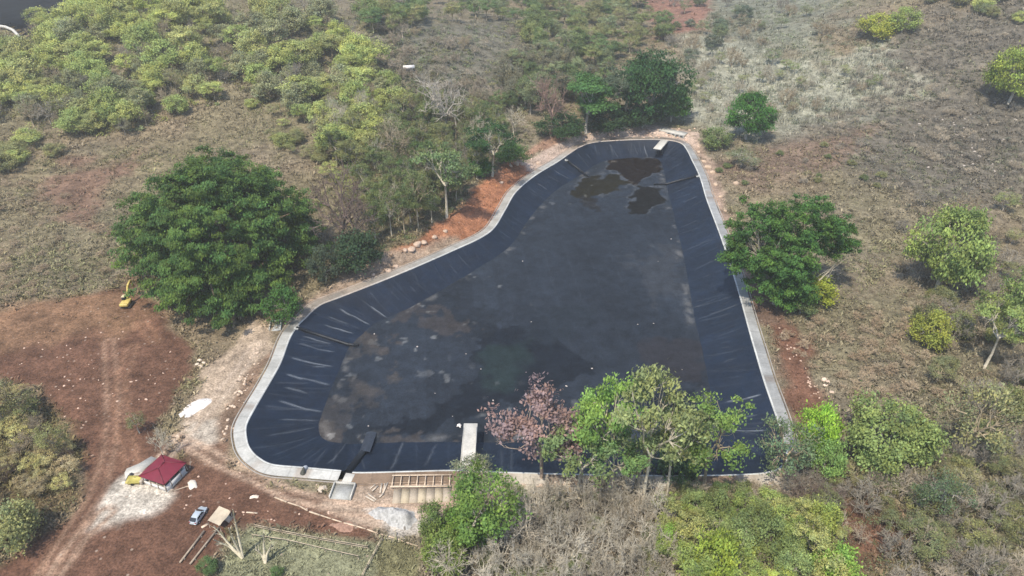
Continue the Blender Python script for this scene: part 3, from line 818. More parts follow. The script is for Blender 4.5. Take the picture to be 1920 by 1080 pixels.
# leaning poles and rubbish on the hut's right side
p = on_ground(341, 893)
for i in range(7):
    A = on_ground(332 + i * 4, 897 - i * 3.2); B = A + Vector((random.Random(i).uniform(-1.2, .6), random.Random(i + 9).uniform(-.3, 1.0), 1.0 + .15 * i))
    tag(MB().tube([Vector((0, 0, -.05)), B - A], .07, 5, (1.2, 1.2, 1.2)).build('wooden_pole', M_timber, None, loc=A), 'wooden pole leaning in the pile beside the red roofed hut', 'pole', 'poles leaning by the hut')
A, B = on_ground(326, 921), on_ground(362, 912); A.z += .1; B.z += .12
tag(MB().tube([Vector((0, 0, 0)), (B - A) * .6 + Vector((0, .3, 0)), B - A], .1, 6, (1.3, 1.2, 1.1)).build('fallen_pole', M_timber, None, loc=A), 'long pale pole lying on the dirt in front of the hut', 'pole')
def crumple(name, label, cat, px, py, w, d, h, mat, seed, colr=(1, 1, 1)):
    r = np.random.default_rng(seed); n = 9; v, f = [], []
    for j in range(n):
        for i in range(n):
            u, w_ = i / (n - 1) * 2 - 1, j / (n - 1) * 2 - 1
            k = max(0, 1 - (u * u + w_ * w_) * .75) ** .6
            v.append((u * w / 2 * (1 + r.uniform(-.12, .12)), w_ * d / 2 * (1 + r.uniform(-.12, .12)), h * k * r.uniform(.55, 1.1) - .03))
    for j in range(n - 1):
        for i in range(n - 1): f.append((j * n + i, j * n + i + 1, (j + 1) * n + i + 1, (j + 1) * n + i))
    m = MB(); m.add(v, f, colr)
    return tag(m.build(name, mat, None, False, on_ground(px, py), r.uniform(0, 3)), label, cat)
M_sheet = plain('pale_sheeting', (.62, .56, .48), .8, .12, 1.5, .2)
crumple('plastic_sheet', 'crumpled whitish sheet on the dirt right of the hut', 'sheet', 361, 909, 2.6, 1.6, .6, M_sheet, 3)
crumple('cement_bag', 'pale bag lying alone on the open dirt below the track', 'bag', 477, 932, 1.7, .8, .5, M_sheet, 4, (1.1, 1.0, .95))
crumple('rubble_pile', 'small pale rubble pile by the near walkway corner', 'rubble pile', 604, 917, 1.8, 1.4, .9, M_sheet, 6, (.8, .75, .7))
crumple('white_bucket_lid', 'small white sack on the liner floor beside the long jetty', 'sack', 861, 798, 1.0, .9, .7, M_lime, 8).location = slope_pt(861, 799, .1)

# pale slab and yellow skip beside the hut
pp = [atz(x, y, .0) for x, y in [(238, 880), (262, 870), (284, 857), (294, 861), (268, 884), (256, 902), (236, 900), (234, 888)]]
cc = sum(pp, Vector()) / len(pp)
m = MB(); n = len(pp)
m.add([p - cc + Vector((0, 0, .24)) for p in pp] + [p - cc + Vector((0, 0, -.3)) for p in pp], [tuple(range(n))[::-1]] + [(i, (i + 1) % n, n + (i + 1) % n, n + i) for i in range(n)])
ps = m.build('concrete_pad', M_conc_pale, None, loc=cc); tag(ps, kind='structure')
p0, p1 = on_ground(238, 905), on_ground(269, 904)
dv = p1 - p0; rz = math.atan2(dv.y, dv.x); L = dv.length
t = thing('skip', 'yellow metal skip with brown tailboard left of the hut', 'skip', (p0 + p1) / 2, rz)
m = MB(); ln, wd, hg = L * .86, 2.0, 1.0
v = []
for (z, k) in ((.25, .78), (hg, 1.0)):
    v += [(-ln / 2 * k, -wd / 2 * k, z), (ln / 2 * k, -wd / 2 * k, z), (ln / 2 * k, wd / 2 * k, z), (-ln / 2 * k, wd / 2 * k, z)]
v += [(x * .9, y * .88, .55) for x, y, z in v[4:8]]
m.add(v, [(3, 2, 1, 0), (0, 1, 5, 4), (1, 2, 6, 5), (2, 3, 7, 6), (3, 0, 4, 7), (4, 5, 9, 8), (5, 6, 10, 9), (6, 7, 11, 10), (7, 4, 8, 11), (8, 9, 10, 11)])
m.build('tub', plain('skip_yellow', (.44, .38, .10), .5, .18, 1.2, .4), t)
MB().box((ln / 2 + .22, 0, .72), (.5, wd * .92, .8), bev=.04).build('tailboard', M_timber, t)
for s in (-1, 1): MB().disc((-.2, s * (wd / 2 - .1), .3), (0, 1, 0), .3, .2).build('wheel', M_rubber, t)
crumple('dark_tarpaulin', 'dark crumpled tarpaulin at the end of the pale slab by the skip', 'tarpaulin', 243, 897, 3.0, 1.0, .7, M_steel, 12)

# ------------------------------------------------------------------ parked car
A, B = atz(361, 984, .4), atz(384, 951, .4)
dv = B - A; rz = math.atan2(dv.y, dv.x); cpos = (A + B) / 2
cpos.z = ground_z(cpos.x, cpos.y)
car = thing('parked_car', 'silver blue hatchback car parked on the dirt beside the tan canvas', 'car', cpos, rz)
M_car = plain('silver_blue_paint', (.50, .55, .58), .28, .05, 1, .5, metal=.25, coat=.5)
ST = [(-2.12, .42, .78, .80, .60), (-2.05, .32, .92, .95, .80), (-1.75, .25, .98, 1.18, .84), (-1.3, .22, .99, 1.46, .86), (-.6, .22, .97, 1.52, .88), (.25, .22, .95, 1.50, .88),
      (.75, .22, .94, 1.20, .88), (1.12, .22, .93, .95, .87), (1.65, .24, .84, .86, .84), (2.0, .28, .72, .74, .74), (2.15, .36, .58, .60, .58)]
m = MB(); n = 12; v = []
for x, zb, zw, zr, w in ST:
    hwf = .74 if zr - zw > .12 else .9
    v += [(x, -w * .86, zb), (x, -w, zb + .18), (x, -w, (zb + zw) / 2), (x, -w * .97, zw), (x, -w * hwf, zr - .04 if zr - zw > .12 else zr - .01), (x, -w * hwf * .8, zr), (x, w * hwf * .8, zr), (x, w * hwf, zr - .04 if zr - zw > .12 else zr - .01), (x, w * .97, zw), (x, w, (zb + zw) / 2), (x, w, zb + .18), (x, w * .86, zb)]
f = []
for i in range(len(ST) - 1):
    for k in range(n): f.append((i * n + k, (i + 1) * n + k, (i + 1) * n + (k + 1) % n, i * n + (k + 1) % n))
f += [tuple(range(n)), tuple(range((len(ST) - 1) * n, len(ST) * n))[::-1]]
m.add(v, f); body = m.build('body', M_car, car, True)
def pane(name, pts, off):
    m = MB(); m.add([Vector(p) + Vector(off) for p in pts], [tuple(range(len(pts)))]); return m.build(name, M_glass, car)
pane('windscreen', [(.32, -.58, 1.49), (.32, .58, 1.49), (1.08, .76, .99), (1.08, -.76, .99)], (.03, 0, .03))
pane('rear_window', [(-1.36, -.56, 1.47), (-2.0, -.66, 1.02), (-2.0, .66, 1.02), (-1.36, .56, 1.47)], (-.05, 0, .05))
for s in (-1, 1):
    pane('side_window', [(-1.6, s * .80, 1.03), (-1.25, s * .69, 1.40), (-.45, s * .68, 1.44), (-.45, s * .84, 1.01)], (0, s * .02, .02))
    pane('side_window', [(-.38, s * .84, 1.01), (-.38, s * .68, 1.44), (.22, s * .67, 1.42), (.80, s * .83, 1.0)], (0, s * .02, .02))
    hl = MB(); hl.box((2.0, s * .52, .66), (.22, .34, .14), bev=.03); hl.build('headlight', plain('lamp_glass', (.7, .72, .74), .15, .03, 2, .6), car)
    tl = MB(); tl.box((-2.08, s * .62, .84), (.12, .26, .22), bev=.02); tl.build('tail_light', plain('red_lens', (.35, .02, .02), .3, .05, 2, .5), car)
    mr = MB(); mr.box((.72, s * .98, 1.02), (.16, .18, .12), bev=.02); mr.build('wing_mirror', M_car, car)
    for x in (-1.35, 1.32):
        w_ = MB().disc((x, s * .80, .32), (0, 1, 0), .33, .22, 16).build('wheel', M_rubber, car)
        MB().disc((x, s * .90, .32), (0, 1, 0), .20, .06, 12).build('rim', plain('alloy', (.5, .5, .5), .35, .05, 2, .5, metal=.6), w_)
MB().box((-2.12, 0, .46), (.12, 1.36, .2), bev=.03).build('bumper', M_car, car)
MB().box((-2.13, 0, .70), (.04, .5, .12)).build('number_plate', M_white, car)

# ------------------------------------------------------------------ canvas shelter, beams, boards
cs = [atz(x, y, 2.0) for x, y in [(389.6, 976), (411, 985), (432, 957.5), (411, 949)]]
cc = sum(cs, Vector()) / 4; cc.z = 0
t = thing('canvas_shelter', 'tan canvas sheet stretched over posts beside the silver car', 'shelter', cc)
n = 11; v, f = [], []
for j in range(n):
    for i in range(n):
        u, w_ = i / (n - 1), j / (n - 1)
        p = cs[0].lerp(cs[1], u).lerp(cs[3].lerp(cs[2], u), w_) - cc
        p.z = 2.05 - .32 * math.sin(u * math.pi) * math.sin(w_ * math.pi) - .12 * math.sin(w_ * 7 + u * 3) * u + (-.35 * max(0, u - .85) / .15)
        v.append(p)
for j in range(n - 1):
    for i in range(n - 1): f.append((j * n + i, j * n + i + 1, (j + 1) * n + i + 1, (j + 1) * n + i))
m = MB(); m.add(v, f); sh = m.build('canvas', plain('tan_canvas', (.50, .42, .31), .9, .12, 1.2, .1), t, True)
for p in cs: MB().tube([(p.x - cc.x, p.y - cc.y, -.1), (p.x - cc.x, p.y - cc.y, 2.0)], .07, 6).build('post', M_timber, t)
p = on_ground(427, 974)
tag(MB().box((0, 0, .5), (1.3, 1.9, .06), .9, (1.3, 1.25, 1.2), tilt=.5).build('board', M_timber, None, loc=p, rz=.3), 'pale board propped beside the canvas shelter', 'board')
for i, (x0, y0, x1, y1, lb) in enumerate([(384, 998, 338, 1057, 'long squared timber beam on the dirt, the one nearer the car'), (411, 992, 357, 1060, 'long squared timber beam on the dirt, the one nearer the paddock')]):
    A, B = on_ground(x0, y0), on_ground(x1, y1); A.z += .45; B.z += .35
    t = thing('timber_beam', lb, 'beam', A)
    MB().bar((0, 0, 0), B - A, .30, .26, (.80, .76, .72)).build('beam', M_timber, t)
    for k in (.15, .5, .85): q = (B - A) * k; MB().box((q.x, q.y, q.z - .3), (.4, .4, .36)).build('support_block', M_timber, t)
tag(MB().bar((0, 0, .1), on_ground(483, 963) - on_ground(462, 961) + Vector((0, 0, .15)), .3, .1, (1.6, 1.5, 1.4)).build('white_plank', M_timber, None, loc=on_ground(462, 961)), 'whitish plank behind the forked dead tree', 'plank')
tag(MB().bar((0, 0, .1), on_ground(378, 990) - on_ground(390, 983) + Vector((0, 0, .15)), .5, .12, (1.6, 1.5, 1.4)).build('white_board', M_timber, None, loc=on_ground(390, 983)), 'whitish board on the dirt below the canvas shelter', 'board')

# fences round the paddock and pale edging timbers
def fence(pts, label, rails, hp, step, colr=(1.1, 1.05, .95)):
    P = [on_ground(*p) for p in pts]
    t = thing('wooden_fence', label, 'fence', P[0]); q0 = P[0].copy(); posts = []
    for a, b_ in zip(P[:-1], P[1:]):
        n = max(1, round((b_ - a).length / step))
        posts += [a.lerp(b_, i / n) for i in range(n)]
    posts.append(P[-1])
    for p in posts: MB().tube([p - q0 + Vector((0, 0, -.2)), p - q0 + Vector((0, 0, hp))], .08, 6, colr).build('post', M_timber, t)
    for rz_ in rails:
        m = MB()
        for a, b_ in zip(posts[:-1], posts[1:]): m.bar(a - q0 + Vector((0, 0, rz_)), b_ - q0 + Vector((0, 0, rz_ + .02)), .10, .14, colr)
        m.build('rail', M_timber, t)
fence([(478, 989), (530, 1001), (600, 1015), (690, 1030)], 'upper post and rail fence along the top of the green paddock', (.95, .45), 1.15, 3.2)
fence([(474, 1008), (540, 1019), (610, 1035), (672, 1048)], 'lower post and rail fence across the green paddock', (1.0,), 1.1, 3.0, (1.25, 1.2, 1.1))
fence([(717, 1012), (700, 1046), (680, 1084)], 'pale double rail fence closing the right end of the paddock', (1.0, .5), 1.1, 2.6, (1.3, 1.25, 1.1))
fence([(404, 1046), (398, 1062), (390, 1080)], 'short fence at the left corner of the green paddock', (.9,), 1.0, 2.6, (1.2, 1.1, 1))
ED = [(515, 933), (540, 943), (562, 950), (580, 960), (601, 967), (622, 974), (645, 981), (668, 987), (688, 993), (712, 1001), (738, 1008), (762, 1017), (790, 1026)]
for i, (a, b_) in enumerate(zip(ED[:-1], ED[1:])):
    A, B = on_ground(*a), on_ground(*b_); B = A.lerp(B, .90 + .08 * math.sin(i * 2.3)); A.z += .12; B.z += .12
    tag(MB().bar((0, 0, 0), B - A, .22 + .1 * (i % 3 == 0), .22, (1.45, 1.32, 1.2)).build('edging_log', M_timber, None, loc=A), 'pale log in the line edging the dirt yard', 'log', 'logs edging the dirt yard')

# ------------------------------------------------------------------ excavator at the back of the dirt yard
p = on_ground(239, 573); bt = on_ground(262, 545)
dv = bt - p; rz = math.atan2(dv.y, dv.x)
ex = thing('excavator', 'yellow crawler excavator at the edge of the dirt yard under the giant tree', 'excavator', p, rz)
for s in (-1, 1):
    v, f = [], []
    prof_ = [(-2.0, .45), (-1.75, .1), (1.75, .1), (2.0, .45), (1.7, .85), (-1.7, .85)]
    m = MB(); nn_ = len(prof_)
    m.add([(x, s * 1.3 - .3, z) for x, z in prof_] + [(x, s * 1.3 + .3, z) for x, z in prof_], [tuple(range(nn_)), tuple(range(nn_, 2 * nn_))[::-1]] + [(i, nn_ + i, nn_ + (i + 1) % nn_, (i + 1) % nn_) for i in range(nn_)])
    tr = m.build('track', plain('track_steel', (.10, .085, .07), .8, .25, 3, .3), ex)
    m = MB()
    for k in range(6): m.disc((-1.5 + k * .6, s * 1.62, .42), (0, 1, 0), .2, .08, 10)
    m.build('track_rollers', M_steel, tr)
MB().box((0, 0, .75), (1.8, 1.9, .6)).build('undercarriage', M_steel, ex)
MB().box((-.2, 0, 1.5), (3.4, 2.6, .95), bev=.1).build('engine_deck', M_yellow, ex)
MB().box((-2.0, 0, 1.55), (.9, 2.7, 1.15), bev=.25).build('counterweight', M_yellow, ex)
cb = MB().box((.95, .78, 2.35), (1.5, .95, 1.5), bev=.08, colr=(.12, .12, .12)).build('cab', M_steel, ex)
ex.scale = (.88, .88, .88)
MB().box((.95, .78, 3.16), (1.6, 1.05, .14), bev=.05).build('cab_roof', plain('cab_roof_cream', (.6, .5, .3), .5, .1, 1, .4), cb)
m = MB(); bw = .5
bp_ = [(1.2, 2.0), (3.6, 5.2), (6.2, 5.6)]
for (x0, z0), (x1, z1) in zip(bp_[:-1], bp_[1:]): m.bar((x0, -.15, z0), (x1, -.15, z1), bw, .75)
m.build('boom', M_yellow, ex)
MB().bar((6.0, -.15, 5.9), (7.2, -.15, 2.6), .4, .6).build('stick', M_yellow, ex)
m = MB()
for k in range(5):
    a0, a1 = 3.6 + k * .5, 3.6 + (k + 1) * .5
    m.bar((7.0 + .6 * math.cos(a0), -.15, 1.9 + .6 * math.sin(a0)), (7.0 + .6 * math.cos(a1), -.15, 1.9 + .6 * math.sin(a1)), 1.1, .08)
m.build('bucket', M_steel, ex)
for s in (-1, 1): MB().tube([(1.6, s * .3 - .15, 1.7), (3.2, s * .3 - .15, 4.3)], .09, 8, (3, 3, 3)).build('hydraulic_ram', M_steel, ex)

# bundle on the near kerb
p = atz(568, 888, .1)
t = thing('bundle', 'dark bundle with a pale cloth leaning on the near left kerb', 'bundle', p)
m = MB(); m.tube([(0, 0, -.05), (.05, .1, .35), (.1, .45, .8), (.15, .8, 1.1)], [.62, .55, .3, .12], 8); m.build('sack', plain('dark_sack', (.07, .07, .06), .9, .3, 3, .1), t, True)
m = MB(); m.tube([(.2, .7, .75), (.25, 1.05, .7), (.35, 1.5, .35), (.4, 1.9, -.3)], [.2, .4, .42, .3], 7); m.build('cloth', plain('pale_cloth', (.42, .44, .47), .9, .12, 3, .1), t, True)

# far shed and distant pond
p = at(767, 134)
t = thing('shed', 'tiny pale roofed shed far up the grey valley', 'shed', p, .2)
MB().box((0, 0, 1.1), (4.2, 3.0, 2.2)).build('wall', M_timber, t)
m = MB(); m.add([(-2.7, -2.1, 2.1), (2.7, -2.1, 2.1), (2.7, 0, 3.0), (-2.7, 0, 3.0), (2.7, 2.1, 2.1), (-2.7, 2.1, 2.1)], [(0, 1, 2, 3), (3, 2, 4, 5), (0, 3, 5), (1, 4, 2), (0, 5, 4, 1)]); m.build('roof', M_lime, t)
pp = [at(x, y) for x, y in [(-140, -60), (200, -60), (185, 30), (120, 62), (60, 80), (40, 74), (28, 63), (15, 57), (0, 55), (-140, 60)]]
gx = np.array([(p.x, p.y) for p in pp]); x0, x1, y0, y1 = gx[:, 0].min(), gx[:, 0].max(), gx[:, 1].min(), gx[:, 1].max()
X, Y = np.meshgrid(np.linspace(x0, x1, 60), np.linspace(y0, y1, 60)); s = sdist(gx, X, Y)
n = np.arange(X.size).reshape(X.shape); cell = (s[:-1, :-1] < 2) & (s[1:, 1:] < 2) & (s[1:, :-1] < 2) & (s[:-1, 1:] < 2)
Fq = np.stack([n[:-1, :-1], n[:-1, 1:], n[1:, 1:], n[1:, :-1]], -1)[cell]
u = np.unique(Fq); r = np.full(X.size, -1); r[u] = np.arange(len(u))
dp = link('distant_pond', mesh_np('distant_pond', np.stack([X, Y, hills(X, Y) + 2.2 + (fbm(X, Y, 18, 7) - .5) * 1.5], -1).reshape(-1, 3)[u], r[Fq], None, True, plain('dark_pond', (.0085, .0125, .016), .85, .75, .10, .12, bump=.6)))
tag(dp, kind='structure')
q = [at(x, y) for x, y in [(-60, 56), (0, 56), (14, 58), (27, 64), (34, 71), (40, 78)]]
tag(MB().tube([p - q[0] + Vector((0, 0, 2.0)) for p in q], 0.75, 6).build('pond_kerb', M_conc_pale, None, loc=q[0]), kind='structure')

# ------------------------------------------------------------------ rocks
def rock_mesh(seed):
    r = np.random.default_rng(seed); n, mrows = 8, 5; v, f = [], []
    for j in range(mrows):
        ph = (j / (mrows - 1)) * math.pi * .62
        for i in range(n):
            th = 2 * math.pi * i / n; k = r.uniform(.72, 1.2)
            v.append((math.cos(th) * math.sin(ph + .05) * k, math.sin(th) * math.sin(ph + .05) * k * .8, math.cos(ph) * .62 * r.uniform(.8, 1.15)))
    for j in range(mrows - 1):
        for i in range(n): f.append((j * n + i, (j + 1) * n + i, (j + 1) * n + (i + 1) % n, j * n + (i + 1) % n))
    return mesh_np('rock', v, f, np.ones((len(f), 3)), False, M_rock)
ROCKS = [rock_mesh(k) for k in range(5)]
rr = random.Random(4)
def rock(px, py, size, label, group, tint=(1, 1, 1), z=None):
    p = on_ground(px, py) if z is None else atz(px, py, z)
    o = link('rock', rr.choice(ROCKS), None, p, rr.uniform(0, 6.3))
    o.scale = (size * rr.uniform(.8, 1.3), size * rr.uniform(.8, 1.2), size * rr.uniform(.7, 1.1)); o.color = (*tint, 1)
    return tag(o, label, 'rock', group)
for (x, y, s) in [(1320, 300, 1.3), (1328, 312, 1.6), (1336, 322, 1.4), (1342, 345, 1.1), (1380, 345, 1.5), (1352, 368, 1.0), (1310, 282, 1.0), (1360, 395, .9), (1372, 412, 1.0), (1384, 440, 1.1)]:
    rock(x, y, s, 'buff boulder beside the far right walkway', 'boulders along the right walkway', (1.0, .88, .74))
rock(1409, 480, 2.2, 'large round pale boulder under the big right hand tree', None, (1.05, .92, .78))
for (x, y, s) in [(772, 474, 1.5), (783, 467, 1.7), (795, 462, 1.2), (760, 478, 1.0), (742, 497, 1.3), (728, 505, 1.1), (700, 512, 1.0), (815, 452, 1.1), (835, 440, .9), (968, 312, 1.5), (980, 310, 1.2), (958, 318, 1.0), (940, 345, .9), (1010, 302, 1.4)]:
    rock(x, y, s, 'pale boulder on the bank above the upper left walkway', 'boulders on the upper left bank', (1.05, .93, .84))
for (x, y, s) in [(374, 676, .7), (382, 680, .5), (370, 683, .6), (376, 688, .8)]:
    rock(x, y, s, 'small white rock in the cluster beside the track under the giant tree', 'white rocks under the giant tree', (1.4, 1.35, 1.25))
for _ in range(46):
    f = rr.random(); x = 505 - 80 * f + rr.gauss(0, 6) - 12; y = 640 + 180 * f + rr.gauss(0, 6)
    rock(x, y, rr.uniform(.18, .5), 'small pale stone on the soil strip outside the left walkway', 'stones outside the left walkway', (1.2, 1.1, .98))
for _ in range(60):
    x, y = rr.uniform(10, 330), rr.uniform(610, 800)
    if x + (y - 600) * .3 < 60: continue
    rock(x, y, rr.uniform(.14, .36), 'small pale stone scattered on the red brown dirt yard', 'stones on the dirt yard', (1.25, 1.05, .95))
for _ in range(30):
    rock(rr.uniform(330, 640), rr.uniform(880, 980), rr.uniform(.12, .3), 'small pale stone on the dirt between the hut and the paddock', 'stones on the lower yard', (1.25, 1.05, .95))
for _ in range(26):
    f = rr.random(); rock(1450 + 90 * f + rr.gauss(0, 6), 600 + 160 * f, rr.uniform(.16, .4), 'small pale stone on the red strip beside the right walkway', 'stones on the right strip', (1.2, 1.0, .9))
for _ in range(36):
    rock(rr.uniform(1090, 1310), 250 + rr.gauss(0, 5), rr.uniform(.3, .9), 'pale rubble stone on the far bank behind the walkway', 'rubble on the far bank', (1.2, 1.0, .88))
for _ in range(40):
    rock(rr.uniform(955, 1480), 906 + rr.gauss(0, 6), rr.uniform(.2, .7), 'whitish rubble stone on the near bank under the trees', 'rubble on the near bank', (1.2, 1.1, 1.0))
for _ in range(34):
    x, y = rr.uniform(640, 1290), rr.uniform(440, 800)
    if sdist(TOE_W, *[np.array([c_]) for c_ in atz(x, y, DEP)[:2]])[0] < -2:
        rock(x, y, rr.uniform(.14, .34), 'small pale stone lying on the dusty liner floor', 'stones on the liner floor', (1.0, 1.05, 1.1), DEP)
for (x, y, w) in [(1545, 712, .8), (1552, 716, .7), (1548, 722, .6), (1560, 735, .6)]:
    rock(x, y, w, 'white rock in the cluster at the edge of the right hand red strip', 'white rocks by the right strip', (1.3, 1.2, 1.1))
#PART3
# ------------------------------------------------------------------ vegetation
def unit(v): return v / np.maximum(np.linalg.norm(v, axis=-1, keepdims=True), 1e-9)

def leaf_quads(centers, rc, nleaf, ls, seed, core, droop=0.0, flat=.6, var=.28, asp=1.5, hue=.10):
    """leaf sprays round the cluster centres: small bent faces, each with its own tone"""
    r = np.random.default_rng(seed); K = len(centers)
    c = np.repeat(np.asarray(centers, float), nleaf, 0); n = len(c)
    rcv = np.repeat(rc * r.uniform(.7, 1.3, K), nleaf)[:, None]
    off = r.normal(0, .5, (n, 3)) * np.array([1, 1, flat]); p = c + off * rcv
    out = unit(p - np.asarray(core)); rnd = unit(r.normal(0, 1, (n, 3)))
    nor = unit(out * .55 + np.array([0, 0, .55]) + rnd * .75)
    tg = rnd + out * droop + np.array([0, 0, -1.0]) * droop * .9
    tg = unit(tg - nor * (tg * nor).sum(1, keepdims=True)); bt = np.cross(nor, tg)
    s = (ls * r.uniform(.6, 1.35, n))[:, None]
    a = tg * s * asp * .5; b_ = bt * s * .5
    V = np.stack([p - a, p + b_ * .9 - a * .1, p + a, p - b_ * .9 + a * .05], 1).reshape(-1, 3)
    F = np.arange(n * 4).reshape(n, 4)
    kc = np.repeat(r.uniform(1 - var, 1 + var, K), nleaf) * r.uniform(1 - var, 1 + var, n)
    h = np.repeat(r.uniform(-hue, hue, K), nleaf) + r.uniform(-hue * .6, hue * .6, n)
    C = np.stack([kc * (1 + h), kc * (1 + h * .25), kc * (1 - h * .8)], 1)
    return V, F, C

def envelope(seed, h, r, nt, tf, top=.55, inner=.55, squash=1.0):
    g = np.random.default_rng(seed); z0 = h * tf; cz = z0 + (h - z0) * .48; rz_ = (h - z0) * .52
    out = []
    while len(out) < nt:
        d = unit(g.normal(0, 1, 3)); k = g.uniform(inner, 1) ** .6
        if d[2] < -.75: continue
        lob = 1 + .22 * math.sin(3 * math.atan2(d[1], d[0]) + seed) + .12 * math.sin(5 * math.atan2(d[1], d[0]) + seed * 2.3)
        out.append((d[0] * r * k * lob * .86, d[1] * r * k * lob * .86, cz + d[2] * rz_ * k * squash * .9))
    return np.array(out), cz

def wood(seed, h, r, T, nl, tf, rad, twigs=0, tw=.25, bend=.06, sub=0, low=False, crook=.06):
    """tapered trunk, limbs and branches reaching the given points"""
    g = np.random.default_rng(seed + 77); m = MB()
    tt_ = np.array([g.uniform(-bend, bend) * h, g.uniform(-bend, bend) * h, h * tf])
    mid = tt_ * .5 + np.array([g.uniform(-1, 1) * h * bend * .4, g.uniform(-1, 1) * h * bend * .4, 0])
    if not low: m.tube([(0, 0, -.4), mid, tt_], [rad * 1.25, rad, rad * .85], 7)
    ang = np.arctan2(T[:, 1] - tt_[1], T[:, 0] - tt_[0]); order = np.argsort(ang)
    for grp in np.array_split(order, nl):
        q = T[grp].mean(0); node = tt_ + (q - tt_) * .55; node[2] = tt_[2] + (q[2] - tt_[2]) * .6
        if low:
            m.tube([(g.uniform(-.3, .3), g.uniform(-.3, .3), -.2), node * .5 + g.normal(0, crook * r, 3), node], [rad, rad * .75, rad * .5], 4)
        else: m.tube([tt_ - np.array([0, 0, rad * .4]), (tt_ + node) / 2 + g.normal(0, crook * r, 3), node], [rad * .8, rad * .62, rad * .45], 5)
        for i in grp:
            e = T[i]; k = (node + e) / 2 + g.normal(0, crook * r, 3)
            m.tube([node, k, e], [rad * .42, rad * .26, rad * .10], 4, cap=False)
            for _ in range(twigs):
                f = g.uniform(.3, 1); s = k + (e - k) * f if g.random() < .7 else node + (k - node) * f
                d = unit(unit(e - node) * .6 + g.normal(0, .6, 3) + np.array([0, 0, .35])); L = tw * r * g.uniform(.5, 1.2)
                p1 = s + d * L
                m.tube([s, p1], [max(.042, rad * .18), .022], 3, cap=False)
                for _ in range(sub):
                    d2 = unit(d + g.normal(0, .55, 3)); s2 = s + d * L * g.uniform(.3, .9)
                    m.tube([s2, s2 + d2 * L * .6], [.032, .018], 3, cap=False)
    return m

PROTO = {}
def proto(kind, h, r, crown=None, trunk=None): PROTO.setdefault(kind, []).append((h, r, trunk, crown))
def leafmesh(*a, **k):
    V, F, C = leaf_quads(*a, **k); return mesh_np('crown', V, F, C, False, M_leaf)
for s_ in range(4):      # rounded bushy trees of the hills
    T, cz = envelope(s_ + 1, 6.5, 4.0, 46, .10, inner=.6)
    proto('bush', 6.5, 4.0, leafmesh(T, 1.2, 95, .27, s_, (0, 0, cz * .7), var=.25), wood(s_, 6.5, 4, T[:16], 4, .22, .16).mesh('trunk', M_bark))
for s_ in range(4):      # taller trees with a bole
    T, cz = envelope(s_ + 11, 11, 4.6, 44, .32, inner=.55)
    proto('tree', 11, 4.6, leafmesh(T, 1.25, 100, .28, s_ + 10, (0, 0, cz * .85), var=.3), wood(s_ + 10, 11, 4.6, T[:26], 5, .42, .24, 1).mesh('trunk', M_bark))
for s_ in range(4):      # thin, half leafless trees
    T, cz = envelope(s_ + 21, 11, 4.6, 40, .30, inner=.45)
    proto('sparse', 11, 4.6, leafmesh(T, 1.15, 62, .23, s_ + 20, (0, 0, cz * .8), var=.32), wood(s_ + 20, 11, 4.6, T, 6, .42, .2, 3, .25).mesh('trunk', M_bark))
for s_ in range(5):      # tall trees with a clear bole and a gappy crown of separate clumps
    T0, cz = envelope(s_ + 71, 13, 4.8, 15, .50, inner=.72); g = np.random.default_rng(s_ + 70)
    T = np.concatenate([T0 + g.normal(0, 1, T0.shape) * np.array([.75, .75, .42]) for _ in range(4)])
    proto('tall', 13, 4.8, leafmesh(T, 1.0, 62, .27, s_ + 70, (0, 0, cz * .9), flat=.45, var=.26), wood(s_ + 70, 13, 4.8, np.concatenate([T0, T0 * .9 + g.normal(0, .7, T0.shape)]), 5, .46, .21, 2, .2, bend=.05).mesh('trunk', M_bark))
for s_ in range(4):      # leafless trees
    T, cz = envelope(s_ + 31, 10, 4.4, 26, .22, inner=.6)
    proto('bare', 10, 4.4, None, wood(s_ + 30, 10, 4.4, T, 6, .34, .2, 7, .34, sub=2).mesh('trunk', M_bark))
for s_ in range(4):      # leafless many stemmed shrubs
    T, cz = envelope(s_ + 41, 5, 3.0, 24, .15, inner=.6)
    proto('bareshrub', 5, 3.0, None, wood(s_ + 40, 5, 3.0, T, 7, .06, .09, 9, .36, sub=3, low=True).mesh('stems', M_bark))
for s_ in range(3):      # broad layered tree
    g = np.random.default_rng(s_ + 50); T = []
    for k in range(12):
        a, z, rr_ = g.uniform(0, 6.28), g.uniform(.45, 1.0), 0
        rr_ = 5.2 * (1.12 - .55 * (z - .45) / .55) * g.uniform(.25, 1)
        for _ in range(7): T.append((math.cos(a) * rr_ + g.normal(0, .9), math.sin(a) * rr_ + g.normal(0, .9), z * 11 + g.normal(0, .15)))
    T = np.array(T)
    proto('layered', 11.5, 5.6, leafmesh(T, 1.25, 100, .30, s_ + 50, (0, 0, 6), flat=.22, var=.24), wood(s_ + 50, 11, 5.6, T[::3], 6, .4, .26).mesh('trunk', M_bark))
for s_ in range(2):      # dense dark crown, wide
    T, cz = envelope(s_ + 61, 13, 7.0, 110, .12, inner=.7)
    proto('dense', 13, 7.0, leafmesh(T, 1.55, 120, .34, s_ + 60, (0, 0, cz * .7), droop=.5, var=.3), wood(s_ + 60, 13, 7.0, T[:30], 6, .3, .34).mesh('trunk', M_bark))

def height_for(p, ytop):
    v = (ytop - 540) / FPX; tan = (SP + v * CP) / (CP - v * SP)
    return CAM_Z - p.y * tan - p.z

